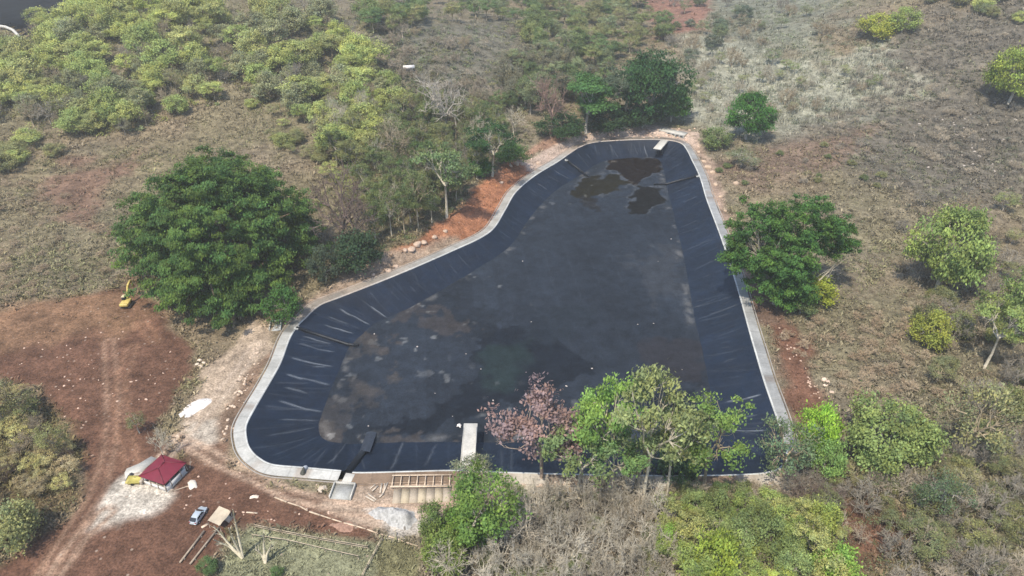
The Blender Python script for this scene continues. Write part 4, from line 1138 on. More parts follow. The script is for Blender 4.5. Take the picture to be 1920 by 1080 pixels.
def grow(kind, p, h, r, tint, label, cat, group=None, name='tree', bark=(1, 1, 1), var=None, rz=None):
    h0, r0, tr, cr = PROTO[kind][rr.randrange(len(PROTO[kind])) if var is None else var]
    t = thing(name, label, cat, p, rr.uniform(0, 6.28) if rz is None else rz, group)
    t.scale = (r / r0, r / r0, h / h0)
    if tr: o = link(tr.name.split('.')[0], tr, t); o.color = (*bark, 1)
    if cr: o = link('crown', cr, t); o.color = (*[q * 1.3 for q in tint], 1)
    return t

def plant(kind, bx, by, ytop, wpx, tint, label, cat='tree', group=None, name='tree', bark=(1, 1, 1), var=None):
    p = on_ground(bx, by)
    r = wpx / 2 / FPX * depth_of(p) * 1.02
    q = p.copy(); q.y += r * .45
    h = max(1.5, height_for(q, ytop))
    return grow(kind, p, h, r, tint, label, cat, group, name, bark, var)

YG, OL, GG, DG, MG, LG, GRY = (.315, .345, .115), (.22, .22, .095), (.20, .23, .115), (.040, .088, .022), (.075, .135, .035), (.180, .330, .030), (.20, .19, .14)
BARK_W, BARK_G, BARK_B, BARK_T = (1.35, 1.32, 1.2), (.80, .78, .74), (.42, .34, .30), (.95, .85, .68)

# --- the giant tree in the left part
p = on_ground(426, 506)
g = np.random.default_rng(5); T, sub_ = [], []
rx, ry, rz_ = 27.0, 35.0, 25.0
while len(T) < 270:
    d = unit(g.normal(0, 1, 3))
    if d[2] < -.25: continue
    k = (g.uniform(.80, 1.0) if len(T) < 200 else g.uniform(.5, .8)) * (1 + .10 * math.sin(4 * math.atan2(d[1], d[0]) + 1) + .06 * math.sin(7 * math.atan2(d[1], d[0])))
    lx_ = 1 - .28 * max(0, -d[1]) if d[0] < 0 else 1
    T.append((d[0] * lx_ * rx * k * .92 + 3 * max(0, -d[1]), d[1] * ry * k * .92, max(1.2, 9 + d[2] * rz_ * k * .95)))
T = np.array(T)
sub_ = np.concatenate([T + g.normal(0, 1, T.shape) * np.array([2.7, 2.7, 1.5]) for _ in range(7)])
t = thing('giant_tree', 'huge spreading dark green tree dominating the left of the dirt yard', 'tree', p)
V, F, C = leaf_quads(sub_, 1.55, 125, .38, 5, (0, 0, 2), droop=.9, flat=.5, var=.34, asp=2.0, hue=.20)
o = link('crown', mesh_np('crown', V, F, C, False, M_leaf), t); o.color = (.100, .172, .040, 1)
wood(5, 30, 26, T[:60], 9, .22, 1.1, 0, crook=.03).build('trunk', M_bark, t).color = (*BARK_B, 1)

# --- big tree right of the walkway, leaning over the liner
p = on_ground(1452, 570)
g = np.random.default_rng(8); T = []
LOB = [(-6, 5, 20, 9, 9, 9, 54), (5, 6, 23, 10, 10, 8, 54), (-1, -3, 14, 9, 6, 8, 34), (14, 8, 17, 7, 6, 6, 24), (20, 10, 16, 5, 4, 3, 8), (-12, 2, 16, 4, 5, 5, 14), (3, -5, 7, 5, 4, 5, 14), (-4, -1, 8, 6, 4, 5, 14)]
for cx, cy, cz, a, b_, c, n in LOB:
    for _ in range(n):
        d = unit(g.normal(0, 1, 3)); k = g.uniform(.6, 1)
        T.append((cx + d[0] * a * k, cy + d[1] * b_ * k, cz + d[2] * c * k))
T = np.array(T)
sub_ = np.concatenate([T + g.normal(0, 1, T.shape) * np.array([1.5, 1.5, .9]) for _ in range(4)])
t = thing('broad_tree', 'big dark green tree with pale limbs overhanging the right walkway', 'tree', p)
V, F, C = leaf_quads(sub_, 1.25, 105, .36, 8, (0, 0, 6), droop=.7, flat=.5, var=.32, asp=1.8, hue=.16)
o = link('crown', mesh_np('crown', V, F, C, False, M_leaf), t); o.color = (.085, .178, .038, 1)
wood(8, 26, 14, T[:60], 8, .25, .5, 1, .2).build('trunk', M_bark, t).color = (*BARK_G, 1)
m = MB()
for k in range(4):
    a = g.uniform(-.1, .5); L = g.uniform(6, 10)
    s0 = np.array([8 + g.uniform(-1, 1), 0 + g.uniform(-1, 1), 3.0]); e = s0 + np.array([math.cos(a) * L, math.sin(a) * L * .7, g.uniform(8, 13)])
    m.tube([s0, (s0 + e) / 2 + g.normal(0, .8, 3), e], [.15, .10, .03], 5)
    for _ in range(5):
        f = g.uniform(.4, 1); q = s0 + (e - s0) * f; m.tube([q, q + g.normal(0, 1, 3) * 1.3 + np.array([.6, 0, 1.2])], [.05, .02], 3)
m.build('pale_limbs', M_bark, t).color = (1.5, 1.45, 1.35, 1)

# --- trees one can single out
plant('dense', 1398, 262, 165, 84, (.05, .135, .022), 'round bright green tree standing alone right of the far bank')
plant('dense', 1215, 232, 84, 125, (.036, .085, .026), 'tall dense dark green tree behind the far bank, next to the pale slope')
plant('dense', 1258, 228, 150, 66, (.055, .125, .022), 'brighter green tree at the right end of the dark trees on the far bank')
plant('tall', 1170, 238, 120, 90, (.085, .11, .065), 'grey green tree with forked pale trunk behind the far bank', bark=BARK_W)
plant('layered', 1098, 250, 140, 112, (.068, .145, .040), 'layered mid green tree with drooping tiers behind the far bank')
plant('bush', 1055, 258, 205, 80, (.034, .07, .022), 'low dark green bush left of the layered tree on the far bank', 'bush', name='bush')
plant('bush', 1140, 246, 195, 80, (.03, .06, .022), 'low dark bush between the layered tree and the forked tree', 'bush', name='bush')
plant('bush', 1205, 240, 190, 70, (.026, .052, .02), 'low dark undergrowth bush under the tall dense tree on the far bank', 'bush', name='bush')
plant('bare', 1031, 258, 128, 84, GRY, 'leafless purple brown tree with a thin white trunk behind the far left rim', bark=(.75, .55, .52), cat='leafless tree', name='leafless_tree')
plant('bare', 963, 252, 195, 46, GRY, 'forked pale bare tree on the terrace left of the far bank', bark=BARK_W, cat='leafless tree', name='leafless_tree')
plant('tall', 923, 340, 226, 90, (.032, .075, .022), 'dark green tree with a white trunk above the red bank', bark=BARK_W)
plant('bush', 958, 318, 262, 56, (.065, .135, .028), 'small bright green bush right of the dark tree above the red bank', 'bush', name='bush')
plant('bush', 893, 338, 285, 60, (.06, .14, .028), 'small vivid green bush at the foot of the dark tree above the red bank', 'bush', name='bush')
plant('tall', 838, 420, 258, 100, (.135, .185, .075), 'pale green spreading tree with tall white trunk above the red bank', bark=BARK_W)
plant('sparse', 786, 442, 300, 60, (.12, .15, .06), 'thin pale trunked tree left of the white trunked tree above the bank', bark=BARK_T)
plant('bare', 834, 262, 130, 110, GRY, 'large pale grey leafless tree in the middle of the upper woodland', bark=(1.15, 1.12, 1.1), cat='leafless tree', name='leafless_tree')
plant('bare', 744, 318, 218, 84, GRY, 'leafless tree with a straight pale trunk on the slope left of the reservoir', bark=BARK_T, cat='leafless tree', name='leafless_tree')
plant('bare', 650, 478, 300, 118, GRY, 'leafless purple brown tree beside the right edge of the giant tree', bark=(.52, .42, .42), cat='leafless tree', name='leafless_tree')
plant('bare', 668, 488, 350, 86, GRY, 'smaller leafless brown tree close to the purple brown one', bark=(.45, .38, .37), cat='leafless tree', name='leafless_tree')
plant('bush', 672, 508, 425, 90, (.04, .072, .032), 'dark green bush at the foot of the leafless purple brown tree', 'bush', name='bush')
plant('bush', 612, 528, 455, 60, (.06, .08, .045), 'grey green bush between the giant tree and the walkway', 'bush', name='bush')
plant('bush', 535, 600, 530, 66, (.06, .13, .03), 'green bush by the upper left walkway under the giant tree', 'bush', name='bush')
# near trees in front of the reservoir
plant('tall', 1012, 900, 716, 150, (.255, .175, .16), 'pinkish brown tree with rust coloured leaves in front of the near rim', bark=(1.1, .95, .9))
plant('tall', 1128, 925, 684, 122, (.20, .315, .075), 'lime green tree with the brightest crown in front of the near rim', bark=BARK_W)
plant('tall', 1082, 932, 775, 128, (.155, .21, .085), 'soft green tree with a pale forked trunk right of the pinkish brown tree', bark=BARK_W)
plant('tall', 1150, 940, 790, 100, (.135, .215, .07), 'green tree filling the gap below the lime green crown', bark=BARK_W)
plant('tall', 1204, 960, 690, 140, (.215, .245, .10), 'tall yellow green airy tree over the near rim', bark=BARK_W)
plant('tall', 1246, 945, 752, 112, (.19, .225, .09), 'second yellow green airy tree right of the tall one', bark=BARK_W)
plant('tall', 1318, 925, 745, 124, (.15, .225, .055), 'green tree at the right end of the row on the near rim', bark=BARK_T)
plant('bush', 1270, 880, 800, 90, (.09, .15, .07), 'blue green bush under the right end of the near row of trees', 'bush', name='bush')
plant('sparse', 1188, 925, 812, 64, (.26, .22, .12), 'straw brown creeper covered trunk in the near row of trees', bark=BARK_T)
plant('tree', 912, 1040, 862, 128, (.135, .215, .05), 'green tree with a tall straight pale trunk below the long jetty', bark=(1.7, 1.6, 1.45))
plant('sparse', 892, 905, 850, 90, (.15, .17, .10), 'thin grey green bush at the foot of the long jetty', 'bush', name='bush', bark=BARK_W)
plant('bare', 982, 1038, 925, 62, GRY, 'crooked white leafless tree between the green tree and the grey thicket', bark=(1.8, 1.7, 1.55), cat='leafless tree', name='leafless_tree')
plant('bush', 870, 1030, 940, 90, (.105, .185, .035), 'dense green bush left of the straight pale trunk', 'bush', name='bush')
plant('bush', 815, 1005, 935, 60, (.12, .165, .05), 'small olive green bush at the edge of the gravel heap', 'bush', name='bush')
plant('bush', 840, 1062, 985, 90, (.15, .20, .05), 'olive green bush at the bottom edge right of the paddock', 'bush', name='bush')
plant('bare', 850, 1090, 1000, 74, GRY, 'small white branched bare tree at the bottom edge right of the paddock', bark=BARK_W, cat='leafless tree', name='leafless_tree')
# right hand near corner
plant('bush', 1522, 858, 745, 72, (.25, .40, .05), 'vivid lime bush at the near right corner of the reservoir', 'bush', name='bush')
plant('bush', 1545, 892, 818, 66, (.18, .28, .08), 'pale green bush in front of the vivid lime bush', 'bush', name='bush')
plant('sparse', 1462, 892, 765, 118, (.12, .17, .085), 'blue green tree hanging over the near right corner of the liner', bark=BARK_T)
plant('dense', 1645, 868, 738, 150, (.20, .25, .08), 'round dusty green bush right of the vivid lime bush', 'bush', name='bush')
plant('sparse', 1800, 880, 700, 130, (.21, .21, .095), 'large olive yellow tree near the right edge', bark=BARK_T)
plant('sparse', 1748, 968, 872, 96, (.09, .125, .06), 'dark green bush in the dry scrub at the lower right', 'bush', name='bush')
plant('dense', 1755, 545, 372, 130, (.205, .265, .075), 'yellow green tree with two rounded tops on the right slope', bark=BARK_W)
plant('tall', 1845, 690, 545, 100, (.20, .25, .075), 'yellow green tree on thin pale stems near the right edge', bark=BARK_W)
plant('tree', 1895, 640, 498, 90, (.175, .235, .07), 'green tree cut by the right edge above the thin stemmed one', bark=BARK_W)
plant('bush', 1740, 650, 578, 66, (.25, .27, .055), 'small yellow bush on the bare right slope', 'bush', name='bush')
plant('bush', 1525, 570, 512, 72, (.26, .29, .04), 'small yellow green bush at the foot of the big right hand tree', 'bush', name='bush')
plant('bush', 1500, 588, 545, 50, (.12, .15, .06), 'low green bush beside the yellow one at the foot of the big tree', 'bush', name='bush')
plant('dense', 1890, 195, 78, 96, (.22, .27, .05), 'yellow green tree high on the right hillside at the edge', name='tree')
plant('bush', 1640, 70, 22, 66, (.28, .30, .05), 'yellow bush on the crest of the right hill', 'bush', name='bush')
plant('bush', 1690, 60, 10, 56, (.22, .27, .07), 'green yellow bush just right of the yellow crest bush', 'bush', name='bush')
plant('sparse', 1390, 312, 275, 66, (.15, .17, .09), 'grey green bush in the shade below the lone round tree', 'bush', name='bush')
plant('bush', 1340, 275, 235, 56, (.13, .17, .06), 'olive bush left of the lone round tree', 'bush', name='bush')
plant('bush', 1330, 1110, 985, 90, (.24, .30, .05), 'bright yellow green bush at the bottom edge right of the grey thicket', 'bush', name='bush')
plant('bush', 1245, 1045, 975, 46, (.22, .33, .06), 'narrow lime bush between the grey thicket and the yellow green bushes', 'bush', name='bush')
plant('bush', 1555, 1105, 1015, 90, (.20, .31, .06), 'vivid green bush at the bottom edge beside the red earth', 'bush', name='bush')
# forked dead trees in the paddock, thin trees on the left
def forked(px, py, stems, label, bark):
    p = on_ground(px, py); t = thing('dead_tree', label, 'tree', p); m = MB(); g = np.random.default_rng(px)
    for ex_, ey, yb in stems:
        q = on_ground(ex_, yb); e = Vector((q.x - p.x, q.y - p.y, 0)); q2 = q.copy(); e.z = max(1.0, height_for(q, ey))
        k = e * .5 + Vector((g.normal(0, .2), g.normal(0, .2), .2))
        m.tube([(0, 0, -.2), k, e], [.26, .2, .09], 6)
        for _ in range(4):
            s = k.lerp(e, g.uniform(.2, .9)); d = (e - k).normalized() + Vector(g.normal(0, .6, 3))
            m.tube([s, s + d.normalized() * g.uniform(.8, 1.8)], [.08, .03], 4)
    m.build('branches', M_bark, t).color = (*bark, 1)
forked(455, 1046, [(416, 985, 1030), (448, 990, 1052), (412, 1012, 1046), (462, 955, 1040)], 'forked pale dead tree in the paddock nearest the beams', (1.5, 1.45, 1.25))
forked(497, 1055, [(486, 1028, 1052), (511, 1000, 1056), (518, 1020, 1050)], 'second forked pale dead tree in the paddock, right of the first', (1.5, 1.45, 1.25))
plant('bare', 308, 858, 795, 40, GRY, 'thin leaning leafless tree behind the red roofed hut', bark=BARK_W, cat='leafless tree', name='leafless_tree')
plant('sparse', 262, 812, 768, 40, (.14, .14, .06), 'thin half bare sapling beside the tracks behind the hut', bark=BARK_W)
plant('sparse', 108, 858, 785, 58, (.20, .21, .085), 'olive tree with a pale stem at the right edge of the lower left thicket', bark=BARK_T)
plant('sparse', 15, 800, 690, 90, (.19, .18, .085), 'half bare tree with a pale stem at the left edge of the yard', bark=BARK_T)
plant('sparse', 50, 790, 735, 76, (.16, .17, .065), 'olive tree at the top of the lower left thicket', bark=BARK_T)
plant('bush', 40, 1020, 935, 90, (.25, .26, .11), 'green bush in the lower left thicket near the corner', 'bush', name='bush')
plant('bush', 838, 800 - 460, 280, 70, (.10, .16, .05), 'mid green bush above the white trunked tree on the bank', 'bush', name='bush')
plant('bush', 395, 1072, 1040, 34, (.11, .17, .06), 'small green bush at the lower left of the paddock', 'bush', name='bush')
plant('bush', 520, 1078, 1060, 24, (.10, .16, .055), 'tiny green bush at the bottom edge of the paddock', 'bush', name='bush')

# --- thickets: trees and bushes one by one, scattered over their patch of ground
def inside_px(poly, x, y):
    ins = False
    for (x0, y0), (x1, y1) in zip(poly, poly[1:] + poly[:1]):
        if (y0 > y) != (y1 > y) and x < x0 + (y - y0) * (x1 - x0) / (y1 - y0): ins = not ins
    return ins
SPOTS = []
def thicket(poly, n, kinds, rlo, rhi, hk, tints, label, group, cat='tree', name='tree', barks=(BARK_T,), gapm=.75):
    xs, ys = [p[0] for p in poly], [p[1] for p in poly]; got = tries = 0
    while got < n and tries < n * 40:
        tries += 1
        x, y = rr.uniform(min(xs), max(xs)), rr.uniform(min(ys), max(ys))
        if not inside_px(poly, x, y): continue
        p = on_ground(x, y); r = rr.uniform(rlo, rhi)
        if any((p.x - a) ** 2 + (p.y - b_) ** 2 < ((r + c) * gapm * .62) ** 2 for a, b_, c in SPOTS): continue
        SPOTS.append((p.x, p.y, r)); got += 1
        ti = rr.choice(tints); k = rr.uniform(.82, 1.18)
        grow(rr.choice(kinds), p, r * hk * rr.uniform(.85, 1.2), r, tuple(c * k for c in ti), label, cat, group, name, rr.choice(barks))
A1 = [(-60, 110), (20, 105), (90, 75), (150, 60), (300, 35), (560, 8), (640, 40), (700, 120), (765, 190), (745, 260), (650, 330), (600, 270), (560, 225), (480, 190), (430, 150), (410, 200), (330, 215), (230, 260), (120, 250), (40, 235), (-60, 250)]
thicket(A1, 150, ['bush', 'bush', 'tree'], 4.2, 8.2, 1.75, [YG, YG, (.26, .31, .10), (.30, .31, .12), (.33, .36, .11), (.235, .245, .13)], 'yellow green bushy tree in the thicket on the left hillside', 'yellow green trees on the left hillside', gapm=.62)
thicket(A1, 56, ['bare', 'bare', 'sparse'], 3.5, 5.5, 2.1, [(.19, .18, .11), OL], 'greyish half bare tree among the yellow green thicket on the left hillside', 'half bare trees on the left hillside', 'leafless tree', 'leafless_tree', barks=(BARK_G, BARK_T))
thicket([(60, 72), (150, 30), (300, 5), (320, 30), (150, 66), (90, 84)], 16, ['bush', 'tree'], 4.5, 7.5, 1.9, [YG, (.34, .385, .10)], 'yellow green tree on the crest of the left hill in front of the dark pond', 'trees on the left crest')
thicket([(-60, 270), (60, 265), (110, 290), (40, 320), (-60, 330)], 12, ['bush'], 3.0, 5.5, 1.3, [YG, OL], 'yellow green bush in the group at the left edge above the dry slope', 'bushes at the left edge', 'bush', 'bush')
thicket([(640, 10), (1000, -10), (1240, 10), (1260, 90), (1130, 130), (1000, 110), (960, 40), (760, 60), (700, 90)], 130, ['bush', 'tree', 'sparse', 'tall'], 4.0, 7.0, 1.9, [(.155, .195, .07), OL, GG, (.11, .165, .06), (.19, .215, .08)], 'olive green scrub tree in the far woodland at the top of the valley', 'scrub trees at the top of the valley', 'scrub tree', 'scrub_tree')
thicket([(690, 60), (960, 60), (1010, 190), (830, 230), (760, 160)], 46, ['bareshrub', 'bareshrub', 'bare'], 3.0, 4.6, 1.4, [GRY], 'leafless grey brown shrub on the grey valley slope', 'leafless shrubs on the grey valley slope', 'shrub', 'shrub', ((1.1, 1.02, .92), (.9, .82, .72), BARK_T))
thicket([(990, 100), (1150, 120), (1130, 190), (1040, 215), (900, 215), (930, 150)], 50, ['sparse', 'tree', 'tall', 'bush'], 3.2, 5.4, 2.6, [(.12, .16, .06), GG, (.17, .16, .10)], 'mixed green and brown scrub tree in the woodland behind the far left bank', 'scrub trees behind the far left bank', 'scrub tree', 'scrub_tree', barks=(BARK_G, BARK_T))
thicket([(1010, 212), (1120, 225), (1260, 218), (1270, 165), (1200, 120), (1060, 150)], 14, ['dense', 'bush'], 4.0, 6.5, 1.7, [(.045, .09, .03), (.06, .115, .035)], 'dark green tree in the dense stand on the far bank', 'dark trees on the far bank')
thicket([(600, 290), (700, 260), (790, 200), (930, 230), (960, 290), (850, 400), (790, 455), (700, 470), (690, 380)], 100, ['sparse', 'tall', 'tall', 'tall', 'tree'], 2.7, 4.4, 3.5, [(.155, .18, .07), (.13, .165, .06), (.19, .20, .08), (.09, .145, .045)], 'olive scrub tree in the open woodland left of the reservoir', 'scrub trees in the woodland left of the reservoir', 'scrub tree', 'scrub_tree', barks=(BARK_T, BARK_W, BARK_G))
thicket([(600, 250), (780, 180), (930, 215), (930, 300), (760, 430), (690, 400)], 44, ['bare'], 2.6, 4.2, 3.5, [GRY], 'leafless pale tree in the open woodland left of the reservoir', 'leafless trees left of the reservoir', 'leafless tree', 'leafless_tree', barks=(BARK_T, BARK_G, BARK_W))
thicket([(470, 200), (600, 250), (680, 340), (660, 410), (610, 330), (520, 270)], 18, ['bush', 'sparse'], 2.4, 4.2, 1.5, [OL, (.20, .22, .08), YG], 'small olive bush on the dry slope above the giant tree', 'bushes above the giant tree', 'bush', 'bush')
thicket([(1210, 10), (1330, 10), (1560, 20), (1560, 90), (1420, 130), (1290, 130)], 34, ['bush', 'bareshrub', 'sparse'], 3.0, 5.5, 1.5, [(.11, .14, .085), (.15, .18, .09), (.13, .15, .10)], 'dull grey green bush in the pale valley at the top right', 'bushes in the pale valley', 'bush', 'bush', (BARK_G, BARK_T))
thicket([(1280, 100), (1500, 120), (1700, 150), (1560, 215), (1420, 225), (1300, 225)], 44, ['bareshrub', 'sparse', 'bareshrub'], 2.2, 3.6, 1.9, [(.24, .26, .12), (.20, .24, .10)], 'pale wispy sapling in the pale grass of the far valley', 'saplings in the pale valley', 'sapling', 'sapling', ((1.15, 1.12, 1.0), BARK_T))
thicket([(1560, 120), (1700, 60), (1920, 20), (1980, 80), (1980, 330), (1700, 330), (1520, 270)], 130, ['bareshrub'], 1.5, 2.9, 1.15, [GRY], 'low leafless grey shrub on the grey right hillside', 'leafless shrubs on the right hillside', 'shrub', 'shrub', (BARK_G, (1.0, .92, .8), (1.3, 1.2, 1.05)))
thicket([(1720, 0), (1980, -20), (1980, 60), (1840, 40)], 12, ['bush'], 3.5, 6.0, 1.4, [YG, OL, GG], 'green bush along the top of the right hillside', 'bushes on top of the right hillside', 'bush', 'bush')
thicket([(1680, 380), (1980, 330), (1980, 560), (1900, 600), (1780, 540), (1660, 500)], 30, ['sparse', 'bareshrub', 'bare'], 2.6, 4.6, 1.8, [(.19, .215, .085), OL], 'olive half bare tree on the right slope', 'half bare trees on the right slope', 'leafless tree', 'leafless_tree', barks=(BARK_T, BARK_G))
thicket([(1700, 560), (1980, 600), (1980, 860), (1870, 860), (1740, 700)], 30, ['sparse', 'bush', 'bareshrub'], 2.6, 4.4, 1.7, [(.19, .205, .075), (.165, .17, .08), (.22, .23, .08)], 'olive bush on the dry slope at the right edge', 'bushes at the right edge', 'bush', 'bush', (BARK_T, BARK_G))
thicket([(1500, 890), (1720, 860), (1900, 860), (1990, 900), (1990, 1130), (1700, 1130), (1640, 980), (1540, 960)], 60, ['sparse', 'bareshrub', 'sparse'], 2.2, 4.2, 1.6, [(.185, .19, .075), (.155, .17, .075), (.21, .20, .10)], 'olive grey dry bush in the scrub at the lower right', 'dry bushes in the lower right scrub', 'dry bush', 'dry_bush', (BARK_T, BARK_G))
thicket([(1480, 890), (1640, 880), (1560, 960), (1480, 960)], 14, ['bareshrub'], 1.8, 3.0, 1.5, [GRY], 'leafless purple grey shrub by the near right corner of the reservoir', 'leafless shrubs at the near right corner', 'shrub', 'shrub', ((.55, .47, .45), BARK_G))
thicket([(940, 960), (1060, 930), (1230, 930), (1250, 1130), (900, 1130)], 74, ['bareshrub', 'bare', 'bare'], 2.2, 4.0, 2.7, [GRY], 'leafless grey tree in the thicket at the bottom centre', 'leafless trees in the bottom thicket', 'leafless tree', 'leafless_tree', barks=((1.25, 1.24, 1.18), (1.0, .97, .90), (1.6, 1.58, 1.5)))
thicket([(940, 960), (1060, 930), (1230, 930), (1250, 1130), (900, 1130)], 16, ['sparse', 'bush'], 1.6, 3.2, 1.9, [(.21, .22, .11), (.19, .215, .10)], 'small olive tree among the grey leafless thicket at the bottom centre', 'olive trees in the bottom thicket', 'small tree', 'small_tree', gapm=.4)
thicket([(950, 930), (1150, 935), (1480, 920), (1500, 960), (1220, 960), (1000, 970)], 22, ['sparse', 'bush', 'bareshrub'], 1.6, 2.8, 1.7, [(.17, .19, .075), (.13, .18, .06)], 'small olive bush along the near bank of the reservoir', 'small bushes on the near bank', 'bush', 'bush', (BARK_T,))
thicket([(1230, 960), (1480, 940), (1560, 1010), (1560, 1130), (1260, 1130)], 38, ['bush', 'tall', 'tree', 'tall'], 2.2, 4.0, 2.9, [(.30, .35, .085), (.25, .31, .09), (.29, .30, .11), (.20, .25, .09)], 'yellow green bush in the thicket at the bottom right of centre', 'yellow green bushes at the bottom', 'bush', 'bush', (BARK_W, BARK_G))
thicket([(1180, 930), (1500, 930), (1560, 1130), (1240, 1130)], 22, ['bare'], 2.2, 3.8, 2.5, [GRY], 'pale leafless tree standing in the yellow green thicket at the bottom', 'leafless trees in the yellow green thicket', 'leafless tree', 'leafless_tree', ((1.5, 1.42, 1.3), (1.2, 1.12, 1.0)), gapm=.4)
thicket([(1480, 900), (1900, 860), (1990, 1130), (1640, 1130)], 26, ['bare'], 2.0, 3.6, 2.2, [GRY], 'pale leafless tree in the dry scrub at the lower right', 'leafless trees in the lower right scrub', 'leafless tree', 'leafless_tree', ((1.4, 1.3, 1.15), (1.1, 1.0, .88)), gapm=.4)
thicket([(-60, 730), (40, 740), (120, 820), (145, 900), (120, 950), (0, 1030), (-60, 1060)], 52, ['sparse', 'sparse', 'bareshrub'], 1.6, 3.0, 1.7, [(.36, .32, .15), (.36, .34, .14), (.33, .27, .15)], 'olive brown dry bush in the thicket at the lower left', 'dry bushes in the lower left thicket', 'dry bush', 'dry_bush', (BARK_T, BARK_B))
thicket([(1340, 320), (1560, 250), (1700, 300), (1650, 380), (1400, 350)], 16, ['bareshrub', 'bush'], 1.2, 2.2, 1.1, [OL, (.13, .16, .06)], 'small low bush on the brown slope above the big right hand tree', 'low bushes above the big right tree', 'bush', 'bush', (BARK_G,))
thicket([(1450, 620), (1560, 600), (1700, 560), (1760, 740), (1620, 760), (1540, 720)], 60, ['bareshrub'], 1.0, 2.2, 1.0, [GRY], 'low dry twiggy shrub on the bare right slope', 'dry shrubs on the right slope', 'shrub', 'shrub', ((1.1, .9, .7), (1.3, 1.12, .9)))
thicket([(-60, 330), (220, 360), (200, 520), (60, 560), (-60, 600)], 60, ['bareshrub'], 1.0, 2.2, 1.0, [GRY], 'low dry twiggy shrub on the brown slope left of the giant tree', 'dry shrubs on the left slope', 'shrub', 'shrub', ((1.0, .84, .66), (1.2, 1.02, .82)))

# --- undergrowth: low leafy and twiggy growth that runs together into one mass
def ground_zv(x, y):
    i = np.clip(np.searchsorted(ax, x) - 1, 0, nx - 2); j = np.clip(np.searchsorted(ay, y) - 1, 0, ny - 2)
    fx = (x - ax[i]) / (ax[i + 1] - ax[i]); fy = (y - ay[j]) / (ay[j + 1] - ay[j])
    return (GZ[j, i] * (1 - fx) + GZ[j, i + 1] * fx) * (1 - fy) + (GZ[j + 1, i] * (1 - fx) + GZ[j + 1, i + 1] * fx) * fy
def undergrowth(poly, n, tints, rlo, rhi, nleaf, ls, seed):
    g = np.random.default_rng(seed); xs, ys = [p[0] for p in poly], [p[1] for p in poly]
    q = [(x, y) for x, y in zip(g.uniform(min(xs), max(xs), n * 3), g.uniform(min(ys), max(ys), n * 3)) if inside_px(poly, x, y)][:n]
    X, Y, _ = atv(np.array([a[0] for a in q]), np.array([a[1] for a in q]))
    _, D = zone_eval(X, Y)
    k = (sdist(TOP_W, X, Y) > 5.5) & (g.random(len(X)) < D * 1.4); X, Y = X[k], Y[k]
    r = g.uniform(rlo, rhi, len(X)); c = np.stack([X, Y, ground_zv(X, Y) + r * .28], 1)
    nleaf = int(nleaf * 1.7)
    V, F, C = leaf_quads(c, 1.0, nleaf, ls * .68, seed, c.mean(0) - np.array([0, 0, 400]), flat=.5, var=.35, hue=.12)
    cc = np.repeat(c, nleaf * 4, 0); V = cc + (V - cc) * np.repeat(r, nleaf * 4)[:, None]
    t = np.array(tints)[g.integers(0, len(tints), len(X))]
    return V, F, C * np.repeat(t, nleaf, 0)
UG = [(A1, 900, [YG, OL, (.24, .25, .10), (.20, .18, .12)], .9, 2.6, 30, .38),
      ([(640, -30), (1240, -30), (1270, 100), (1150, 130), (1000, 210), (830, 240), (690, 120)], 1900, [OL, GG, (.17, .16, .11), (.15, .145, .10), (.15, .18, .08)], .9, 2.4, 26, .38),
      ([(600, 240), (790, 180), (960, 215), (1030, 250), (960, 300), (850, 410), (740, 490), (650, 500), (610, 350)], 1200, [OL, (.20, .19, .10), (.17, .21, .08), (.22, .18, .12)], .7, 1.9, 26, .3),
      ([(1210, -30), (1560, -30), (1720, 150), (1560, 230), (1340, 240), (1270, 130)], 900, [(.21, .22, .14), (.18, .20, .13), (.25, .26, .15)], .8, 2.2, 24, .34),
      ([(1500, 240), (1660, 60), (1980, -30), (2050, 380), (1700, 400)], 1700, [(.16, .145, .115), (.13, .12, .095), (.19, .175, .14), (.14, .145, .09)], .6, 1.7, 22, .3),
      ([(1400, 330), (1700, 300), (2050, 380), (2050, 880), (1760, 760), (1540, 660), (1480, 600), (1560, 420)], 1500, [(.22, .17, .12), (.19, .15, .10), (.21, .20, .10), (.25, .20, .14)], .5, 1.5, 22, .26),
      ([(1480, 880), (1760, 740), (2050, 840), (2050, 1150), (1560, 1150), (1540, 960)], 1500, [OL, (.22, .19, .12), (.20, .18, .13), (.18, .20, .10)], .5, 1.5, 26, .24),
      ([(860, 960), (1060, 925), (1480, 915), (1560, 1150), (820, 1150)], 900, [(.20, .185, .14), (.17, .16, .12), (.20, .20, .11), (.18, .20, .095)], .5, 1.2, 26, .22),
      ([(-100, 700), (60, 740), (130, 810), (150, 900), (140, 950), (0, 1040), (-100, 1090)], 800, [(.28, .26, .12), (.25, .21, .12), (.28, .25, .13), (.24, .18, .12)], .5, 1.5, 26, .24),
      ([(-100, 260), (240, 270), (330, 230), (560, 230), (600, 300), (560, 280), (240, 330), (220, 520), (50, 570), (-100, 610)], 1100, [(.21, .175, .125), (.18, .15, .11), (.22, .20, .12)], .5, 1.5, 20, .28)]
vv, ff, ccs, nb = [], [], [], 0
for i, a_ in enumerate(UG):
    V, F, C = undergrowth(*a_, 300 + i); vv.append(V); ff.append(F + nb); ccs.append(C); nb += len(V)
tag(link('undergrowth', mesh_np('undergrowth', np.concatenate(vv), np.concatenate(ff), np.concatenate(ccs), False, M_leaf)), 'olive and brown undergrowth running over the slopes', None, None, 'stuff')

for _ in range(44):
    x, y = rr.uniform(1700, 1915), rr.uniform(190, 330)
    rock(x, y, rr.uniform(.3, .7), 'grey stone among the dry brush of the far right hillside', 'stones on the far right hillside', (.95, .98, 1.0))
